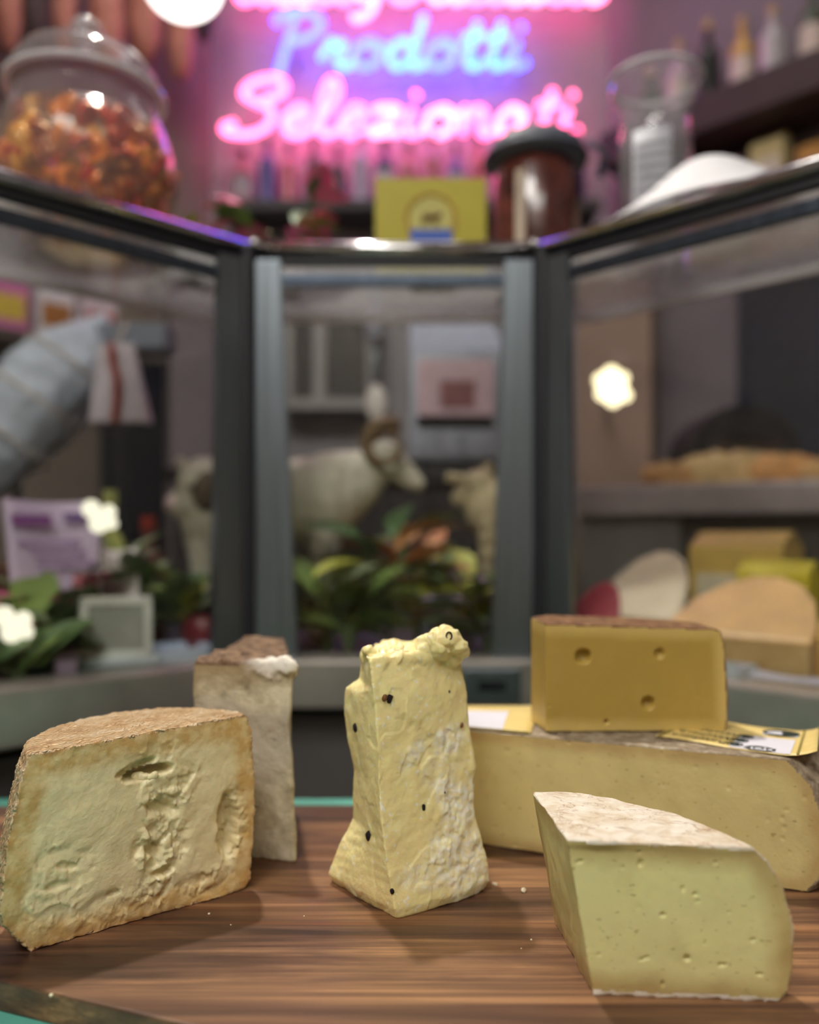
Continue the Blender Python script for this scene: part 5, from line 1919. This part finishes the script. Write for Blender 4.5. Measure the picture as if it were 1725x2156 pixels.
for sx, sy in ((690, -0.03), (660, 0.03), (566, -0.03), (550, 0.03)):
    MB().lathe([(0, 0), (0.016, 0), (0.013, 0.014), (0, 0.016)], 10, (rp(sx, 1090).x, DY + sy, zl)).build('hoof', M_patch, ram)

# cow behind the left pane
CD = WL(425, 1035, 0.27).y
cp = lambda px, py, dy=0: Vector((W(px, py, CD).x, CD + dy, W(px, py, CD).z))
cow = thing('cow_figurine', 'white cow figurine with a brown face patch looking out by the left post', 'figurine', (cp(425, 1100).x, CD, ZF))
figure(cow, [(cp(432, 1020), 0.046, cp(425, 1055), 0.040), (cp(400, 1060), 0.030, cp(375, 1062), 0.022), (cp(440, 1080, 0.02), 0.055, cp(450, 1140, 0.05), 0.062), (cp(450, 1120, 0.06), 0.062, cp(480, 1120, 0.16), 0.060),
             (cp(425, 1150, 0.01), 0.026, Vector((cp(425, 1150).x, CD + 0.01, ZF + 0.012)), 0.016), (cp(475, 1150, 0.02), 0.026, Vector((cp(475, 1150).x, CD + 0.02, ZF + 0.012)), 0.016),
             (cp(450, 1150, 0.17), 0.026, Vector((cp(450, 1150).x, CD + 0.17, ZF + 0.012)), 0.016), (cp(490, 1150, 0.17), 0.026, Vector((cp(490, 1150).x, CD + 0.17, ZF + 0.012)), 0.016)], 0.004, M_cream)
for (xa, ya_), (xb, yb_) in (((405, 1005), (380, 972)), ((455, 1000), (482, 972))):
    mb = MB()
    capsules(mb, [(cp(xa, ya_), 0.012, cp(xb, yb_), 0.009)])
    figure(cow, [(cp(xa, ya_), 0.012, cp(xb, yb_), 0.009)], 0.003, M_cream, 'ear')
MB().ball(tuple(cp(446, 1036, -0.030)), 0.030, 16, 10, (0.9, 0.72, 1.15)).build('face_patch', M_patch, cow, smooth=True)
MB().ball(tuple(cp(372, 1060, -0.010)), 0.017, 14, 8, (1, 0.9, 0.8)).build('muzzle', mat((222, 196, 196), 0.6), cow, smooth=True)
MB().ball(tuple(cp(418, 1030, -0.046)), 0.005, 8, 6).build('eye', M_black, cow, smooth=True)
for a_, b_ in ((425, 0.01), (475, 0.02), (450, 0.17), (490, 0.17)):
    MB().lathe([(0, 0), (0.019, 0), (0.016, 0.014), (0, 0.016)], 10, (cp(a_, 1150).x, CD + b_, ZF)).build('hoof', M_patch, cow)

# calf by the right post
KD = 1.36
kp = lambda px, py, dy=0: Vector((W(px, py, KD).x, KD + dy, W(px, py, KD).z))
calf = thing('calf_figurine', 'buff calf figurine standing by the right post', 'figurine', (kp(1040, 1100).x, KD, ZF))
figure(calf, [(kp(1000, 1025), 0.026, kp(968, 1050), 0.015), (kp(1010, 1025), 0.030, kp(1035, 1070), 0.038), (kp(1040, 1075), 0.050, kp(1130, 1075), 0.052), (kp(1030, 1100, -0.025), 0.024, Vector((kp(1030, 1100).x, KD - 0.025, ZF + 0.012)), 0.012),
              (kp(1050, 1100, 0.025), 0.024, Vector((kp(1050, 1100).x, KD + 0.025, ZF + 0.012)), 0.012), (kp(1125, 1100, -0.025), 0.024, Vector((kp(1125, 1100).x, KD - 0.025, ZF + 0.012)), 0.012), (kp(1135, 1100, 0.025), 0.024, Vector((kp(1135, 1100).x, KD + 0.025, ZF + 0.012)), 0.012)], 0.004, M_tanfur)
for (xa, ya_), (xb, yb_), dy in (((985, 1010), (948, 1008), -0.015), ((1012, 1000), (1030, 985), 0.01)):
    figure(calf, [(kp(xa, ya_, dy), 0.008, kp(xb, yb_, dy), 0.010)], 0.003, M_tanfur, 'ear')
MB().ball(tuple(kp(986, 1026, -0.022)), 0.004, 8, 6).build('eye', M_black, calf, smooth=True)

# ------------------------------------------------------------------ greenery along the case floor
for k, (px, d, h, kinds, lab) in enumerate((
        (690, 1.17, 0.115, ['green', 'lime', 'sage'], 'yellow-green leafy plant below the ram figurine'),
        (735, 1.16, 0.085, ['green', 'green', 'dark'], 'low bushy green plant in front of the ram'),
        (820, 1.22, 0.175, ['dark', 'dark', 'rust'], 'tall dark pointed plant between ram and calf'),
        (880, 1.24, 0.13, ['rust', 'rust', 'green'], 'rust brown leafy plant beside the tall dark plant'),
        (990, 1.20, 0.12, ['lime', 'green', 'lilac'], 'lime leafed plant with lilac petals below the calf'),
        (1030, 1.17, 0.07, ['dark', 'green', 'lilac'], 'low dark plant by the foot of the right post'))):
    p = W(px, 1300, d)
    plant('case_plant', lab, (p.x, d, ZF), h, 0.050, kinds, 34, 'plants inside the case', size=0.076)
for k, (px, o_, h, kinds, lab) in enumerate((
        (395, 0.13, 0.125, ['lime', 'green', 'sage'], 'yellow-green plant below the cow figurine'),
        (290, 0.17, 0.125, ['sage', 'green', 'dark'], 'grey-green plant beside the small clear block'),
        (210, 0.20, 0.115, ['sage', 'dark', 'green'], 'sage plant below the lilac leaflet'),
        (110, 0.16, 0.11, ['dark', 'sage', 'pink'], 'dark plant with pink petals below the leaflet'),
        (20, 0.12, 0.085, ['dark', 'green', 'dark'], 'dark bushy plant at the end of the left pane'),
        (40, 0.05, 0.04, ['green', 'dark'], 'low green sprigs beside the lilac box'))):
    p = WL(px, 1300, o_)
    plant('case_plant', lab, (p.x, p.y, ZF), h, 0.055, kinds, 32, 'plants inside the case', size=0.074)

# red apple
p = WL(432, 1300, 0.10)
ap = thing('red_apple', 'dark red apple at the foot of the left post', 'fruit', (p.x, p.y, ZF))
MB().lathe([(0, 0.004), (0.012, 0.0), (0.026, 0.01), (0.033, 0.03), (0.030, 0.05), (0.018, 0.060), (0.006, 0.056), (0, 0.052)], 20, (p.x, p.y, ZF)).build('fruit', mat((120, 34, 44), 0.35, var=0.3), ap, smooth=True)
MB().tube([(p.x, p.y, ZF + 0.052), (p.x + 0.003, p.y, ZF + 0.070)], 0.0016, 6).build('stem', M_horn, ap)

# clear block frame, lilac box, blue tray
p = WL(245, 1400, 0.050)
cb_ = thing('clear_block', 'small square clear acrylic display block on the left case ledge', 'display block', (p.x, p.y, ZF + 0.01))
T = Matrix.Translation((p.x, p.y, ZF + 0.01)) @ Matrix.Rotation(0.35, 4, 'Z')
MB().box((0, 0, 0.005), (0.100, 0.042, 0.010), 0, T).build('foot', glass((0.9, 0.93, 0.95), 0.1, 1.5, haze=0.7, hazecol=(236, 242, 246)), cb_)
MB().box((0, 0, 0.044), (0.066, 0.022, 0.056), 0, T).build('core', glass((0.8, 0.82, 0.8), 0.15, 1.5, haze=0.6, hazecol=(196, 196, 186)), cb_)
for x, z, sx, sz in ((-0.037, 0.044, 0.009, 0.068), (0.037, 0.044, 0.009, 0.068), (0, 0.077, 0.083, 0.009), (0, 0.013, 0.083, 0.008)):
    MB().box((x, 0, z), (sx, 0.026, sz), 0, T).build('edge', glass((0.95, 0.95, 0.93), 0.1, 1.5, haze=0.8, hazecol=(246, 244, 234)), cb_)
MB().box((0.0, 0.02, -0.005), (0.105, 0.06, 0.010), 0, T).build('plinth', M_steel, cb_)
p = WL(136, 1400, 0.035)
carton('small_box', 'small dark box with pale lilac top beside the clear block', 'box', (p.x, p.y, ZF), (0.026, 0.026, 0.036), 0.6, (86, 72, 80), None, (150, 130, 150))
p = WL(352, 1375, 0.07)
tr = thing('serving_tray', 'shallow pale blue tray beside the clear block', 'tray', (p.x, p.y, ZF))
T = Matrix.Translation((p.x, p.y, ZF)) @ Matrix.Rotation(math.pi / 4, 4, 'Z')
MB().box((0, 0, 0.003), (0.11, 0.07, 0.006), 0, T).build('bottom', mat((190, 204, 236), 0.3), tr)
for x, y, sx, sy in ((0, -0.035, 0.114, 0.005), (0, 0.035, 0.114, 0.005), (-0.055, 0, 0.005, 0.07), (0.055, 0, 0.005, 0.07)):
    MB().box((x, y, 0.011), (sx, sy, 0.022), 0, T).build('rim', mat((214, 224, 246), 0.3), tr)

# leaflet and price cards behind the left pane
def sheet(name, label, cat, c, w, h, tilt, rz, m, th=0.0015, curl=0.01):
    T = Matrix.Translation(Vector(c)) @ Matrix.Rotation(rz, 4, 'Z') @ Matrix.Rotation(tilt, 4, 'X')
    root = thing(name, label, cat, c)
    MB().grid(lambda u, v: T @ Vector(((u - 0.5) * w, curl * math.sin(math.pi * u), v * h)), 8, 6, th).build('sheet', m, root, smooth=True)
    return root, T


p = WL(150, 1180, 0.13)
lf, T = sheet('lilac_leaflet', 'big lilac printed leaflet leaning behind the left pane', 'leaflet', (p.x, p.y, ZF + 0.001), 0.125, 0.225, -0.30, 0.75, mat((206, 186, 214), 0.6, var=0.06))
for x, z, w_, h_, c in ((-0.03, 0.195, 0.05, 0.016, (132, 70, 140)), (0.03, 0.200, 0.035, 0.012, (120, 90, 150)), (-0.01, 0.165, 0.08, 0.005, (160, 130, 176)), (0.0, 0.15, 0.07, 0.005, (160, 130, 176)), (0.01, 0.135, 0.08, 0.005, (160, 130, 176)), (0.03, 0.11, 0.03, 0.02, (190, 110, 120))):
    MB().box((x, 0.0035 - 0.0 if False else -0.002, z), (w_, 0.001, h_), 0, T).build('print', mat(c, 0.6), lf)
p = WL(262, 1150, 0.095)
sheet('price_card', 'narrow pale price card slanting beside the lilac leaflet', 'card', (p.x, p.y, ZF + 0.001), 0.05, 0.16, -0.35, 0.5, mat((216, 206, 204), 0.6, var=0.05))
p = W(945, 1200, 1.27)
sheet('price_card', 'pale pink price card between the rust plant and the calf', 'card', (p.x, p.y, ZF + 0.001), 0.05, 0.14, -0.25, 0.1, mat((214, 192, 190), 0.6, var=0.05))

# brown loaf-shaped salami, lime green bottle, wrapped bundle
p = WL(35, 1145, 0.30)
sal = thing('brown_cheese_wheel', 'dark brown round cheese behind the lilac leaflet', 'cheese', (p.x, p.y, ZF))
MB().lathe([(0, 0), (0.050, 0), (0.062, 0.02), (0.066, 0.06), (0.062, 0.105), (0.048, 0.128), (0, 0.135)], 24, (p.x, p.y, ZF)).build('rind', rind_mat('brown_wheel_rind', [(0.3, (66, 46, 28)), (0.55, (98, 72, 44)), (0.8, (130, 100, 62))], 60, 0.7, 0.5), sal, smooth=True)
MB().tube([Vector((p.x + 0.067 * math.cos(a), p.y + 0.067 * math.sin(a), ZF + 0.06)) for a in np.linspace(0, 2 * math.pi, 24, endpoint=False)], 0.002, 6, closed=True).build('string', M_string, sal)
p = WL(232, 1060, 0.24)
bottle('lime_bottle', 'lime green bottle standing behind the lilac leaflet', 'bottle', (p.x, p.y, ZF), 0.235, 0.026, mat((176, 184, 98), 0.3, coat=0.4), mat((176, 180, 110), 0.4), None)
p = WL(312, 1100, 0.30)
bottle('red_bottle', 'dark red bottle between the lime bottle and the cow', 'bottle', (p.x, p.y, ZF), 0.20, 0.030, mat((92, 28, 36), 0.3, coat=0.4), mat((150, 44, 36), 0.4), None)

# long cloth-wrapped ham lying slantwise in a steel ham stand
hd = 1.55
h0, h1 = W(-40, 985, hd), W(205, 690, hd + 0.08)
hs = thing('ham_stand', 'steel stand holding a long cloth-wrapped ham behind the left pane', 'stand', ((h0.x + h1.x) / 2, hd + 0.04, 0))
MB().box(((h0.x + h1.x) / 2, hd + 0.06, 1.16), (0.40, 0.22, 0.02)).build('plate', M_darksteel, hs, bevel=0.003)
for sx in (-0.17, 0.17):
    for sy in (-0.08, 0.08):
        MB().box(((h0.x + h1.x) / 2 + sx, hd + 0.06 + sy, 0.575), (0.03, 0.03, 1.15)).build('leg', M_darksteel, hs)
MB().tube([(h1.x + 0.045, hd + 0.10, 1.17), (h1.x + 0.03, hd + 0.10, h1.z - 0.05)], 0.009, 8).build('upright', M_darksteel, hs)
MB().tube([(h0.x + 0.05, hd + 0.05, 1.17), (h0.x + 0.05, hd + 0.03, h0.z + 0.02)], 0.009, 8).build('upright', M_darksteel, hs)
MB().box((h1.x + 0.06, hd + 0.10, h1.z - 0.02), (0.16, 0.08, 0.05)).build('clamp', mat((112, 120, 134), 0.5), hs, bevel=0.006)
wh = thing('wrapped_ham', 'long pale blue cloth-wrapped ham resting slantwise on the steel stand', 'ham', tuple(h0))
mb = MB()
n_ = 12
for i in range(n_ + 1):
    t_ = i / n_
    r_ = 0.062 + 0.030 * math.sin(math.pi * min(1, t_ * 1.1)) ** 1.2 - 0.035 * max(0, t_ - 0.7) / 0.3
    mb.ball(tuple(h0.lerp(h1, t_)), r_, 14, 10)
wm = remesh(mb, 0.006, 3)
P, N = mesh_np(wm)
ax = np.array((h1 - h0).normalized())
tt = (P - np.array(h0)) @ ax
P = P + N * (0.003 * np.sin(tt * 70 + fbm(P * 12, 2) * 6) + fbm(P * 25, 3) * 0.006)[:, None]
wm.vertices.foreach_set('co', (P - np.array(h0)).ravel())
wm.polygons.foreach_set('use_smooth', [True] * len(wm.polygons))
wm.materials.clear()
wm.materials.append(mat((190, 200, 214), 0.7, var=0.10, scale=12))
obj('cloth', wm, wh)
for t_ in (0.2, 0.45, 0.72):
    c = h0.lerp(h1, t_)
    axv = Vector(ax)
    u_ = axv.cross(Vector((0, 1, 0))).normalized()
    w_ = axv.cross(u_)
    r_ = 0.094 if t_ < 0.7 else 0.085
    MB().tube([c + (u_ * math.cos(a) + w_ * math.sin(a)) * r_ for a in np.linspace(0, 2 * math.pi, 20, endpoint=False)], 0.003, 6, closed=True).build('string', M_string, wh)
p = W(255, 890, 1.50)
MBt = thing('striped_pouch', 'white paper pouch with a red stripe hanging beside the wrapped ham', 'pouch', (p.x, 1.50, p.z))
pz = W(255, 720, 1.50).z
MB().hull8([Vector((p.x - 0.055, 1.49, p.z)), Vector((p.x + 0.05, 1.49, p.z)), Vector((p.x + 0.05, 1.53, p.z)), Vector((p.x - 0.055, 1.53, p.z))],
           [Vector((p.x - 0.045, 1.505, pz)), Vector((p.x + 0.02, 1.505, pz)), Vector((p.x + 0.02, 1.512, pz)), Vector((p.x - 0.045, 1.512, pz))]).build('bag', mat((206, 198, 206), 0.6), MBt, bevel=0.003)
MB().tube([W(232, 722, 1.487), W(236, 760, 1.485), W(246, 800, 1.484), W(244, 850, 1.482), W(240, 890, 1.482)], 0.0075, 6).build('red_stripe', mat((160, 58, 40), 0.6), MBt)
MB().tube([(p.x - 0.01, 1.508, pz - 0.002), (p.x - 0.01, 1.56, pz + 0.05), (h1.x + 0.02, hd + 0.085, h1.z - 0.03)], 0.002, 6).build('tie', M_string, MBt)

# glowing balls added in the left case, imitating lamp reflections on the pane
for k, (px, py, o_, lab) in enumerate(((212, 1085, 0.095, 'glowing balls on a stalk imitating a pane reflection in front of the lilac leaflet'), (30, 1312, 0.06, 'glowing balls imitating a pane reflection low among the dark leaves'))):
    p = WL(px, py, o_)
    r_ = thing('added_glint', lab, 'lamp', (p.x, p.y, ZF))
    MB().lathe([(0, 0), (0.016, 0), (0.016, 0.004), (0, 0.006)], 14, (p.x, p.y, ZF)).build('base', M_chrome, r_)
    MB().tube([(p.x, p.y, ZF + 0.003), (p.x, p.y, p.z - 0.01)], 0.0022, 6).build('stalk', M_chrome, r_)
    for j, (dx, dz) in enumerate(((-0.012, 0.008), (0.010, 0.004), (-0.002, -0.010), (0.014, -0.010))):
        MB().ball((p.x + dx, p.y, p.z + dz), (0.012, 0.010, 0.013, 0.008)[j], 10, 8).build('glint_ball', M_glint if False else emitter((255, 246, 220), 1.15, True), r_, smooth=True)

# ------------------------------------------------------------------ goods behind the right pane
def wedge(name, label, cat, px, o_, w, dep, h, rz, m1, m2, z=ZF, wrap=False):
    p = WR(px, 1300, o_)
    c = (p.x, p.y, z)
    root = thing(name, label, cat, c)
    T = Matrix.Translation(Vector(c)) @ Matrix.Rotation(rz, 4, 'Z')
    arc_ = [(-w / 2, -dep / 2), (w / 2, -dep / 2)] + [(w / 2 * math.cos(a), -dep / 2 + dep * math.sin(a)) for a in np.linspace(0.25, math.pi - 0.25, 8)]
    top = lambda y, e_=0.0: h * (0.38 + 0.62 * (y + dep / 2) / dep) + e_
    slab = lambda k, z0, z1: MB().hull8([T @ Vector((x * k, y * k, z0(y))) for x, y in arc_], [T @ Vector((x * k, y * k, z1(y))) for x, y in arc_])
    slab(1.0, lambda y: 0.001, lambda y: top(y, -0.002)).build('paste', m1, root, bevel=0.004)
    slab(1.01, lambda y: top(y, -0.003), lambda y: top(y, 0.001)).build('rind', m2, root)
    if wrap:
        slab(1.05, lambda y: 0.0, lambda y: top(y, 0.004)).build('plastic_wrap', glass((0.97, 0.97, 0.97), 0.18, 1.5, haze=0.06), root, bevel=0.005)
    return root


M_or = rind_mat('orange_cheese', [(0.3, (206, 160, 92)), (0.55, (222, 182, 112)), (0.8, (234, 204, 142))], 25, 0.5, 0.2)
M_pale = rind_mat('pale_cheese', [(0.3, (206, 190, 160)), (0.55, (222, 210, 184)), (0.8, (236, 226, 206))], 25, 0.5, 0.2)
wedge('wrapped_cheese', 'pale cheese half in shiny plastic wrap behind the golden block', 'cheese', 1365, 0.17, 0.135, 0.10, 0.145, -0.785, M_pale, mat((214, 196, 160), 0.5), wrap=True)
wedge('orange_cheese_wedge', 'wide orange cheese wedge lying behind the right pane', 'cheese', 1580, 0.13, 0.18, 0.11, 0.115, -0.785, M_or, mat((222, 176, 104), 0.5), wrap=True)
wedge('red_wax_cheese', 'dark red waxed cheese at the foot of the right post', 'cheese', 1258, 0.06, 0.080, 0.05, 0.105, -0.785, mat((120, 30, 42), 0.35), mat((140, 40, 52), 0.35))
wedge('amber_cheese_wedge', 'amber cheese wedge beside the yellow bag', 'cheese', 1805, 0.14, 0.065, 0.09, 0.125, -0.785, M_or, mat((206, 160, 80), 0.5))
p = WR(1570, 1200, 0.30)
carton('gift_box', 'ochre yellow box standing behind the orange cheese wedge', 'box', (p.x, p.y, ZF), (0.135, 0.08, 0.175), -math.pi / 4, (206, 172, 92), None, (216, 206, 176))
p = WR(1640, 1200, 0.225)
carton('yellow_bag', 'bright yellow bag with grey band leaning at the ochre box', 'bag', (p.x, p.y, ZF), (0.095, 0.05, 0.135), -math.pi / 4, (214, 196, 40), None, (196, 196, 200))
p = WR(1450, 1320, 0.037)
tr2 = thing('serving_tray', 'shallow grey tray under the orange cheese wedge edge', 'tray', (p.x, p.y, ZF))
T = Matrix.Translation((p.x, p.y, ZF)) @ Matrix.Rotation(-math.pi / 4, 4, 'Z')
MB().box((0, 0, 0.003), (0.14, 0.044, 0.006), 0, T).build('bottom', M_steel, tr2)
for x, y, sx, sy in ((0, -0.022, 0.144, 0.004), (0, 0.022, 0.144, 0.004), (-0.07, 0, 0.004, 0.044), (0.07, 0, 0.004, 0.044)):
    MB().box((x, y, 0.009), (sx, sy, 0.018), 0, T).build('rim', mat((206, 212, 216), 0.3), tr2)
p = WR(1690, 1420, -0.01)
pr = WR(1650, 1370, 0.03)
sheet('price_card', 'long pale ticket strip lying in front of the orange cheese wedge', 'card', (pr.x, pr.y, ZF + 0.004), 0.12, 0.03, -1.1, -math.pi / 4, mat((206, 202, 214), 0.5))
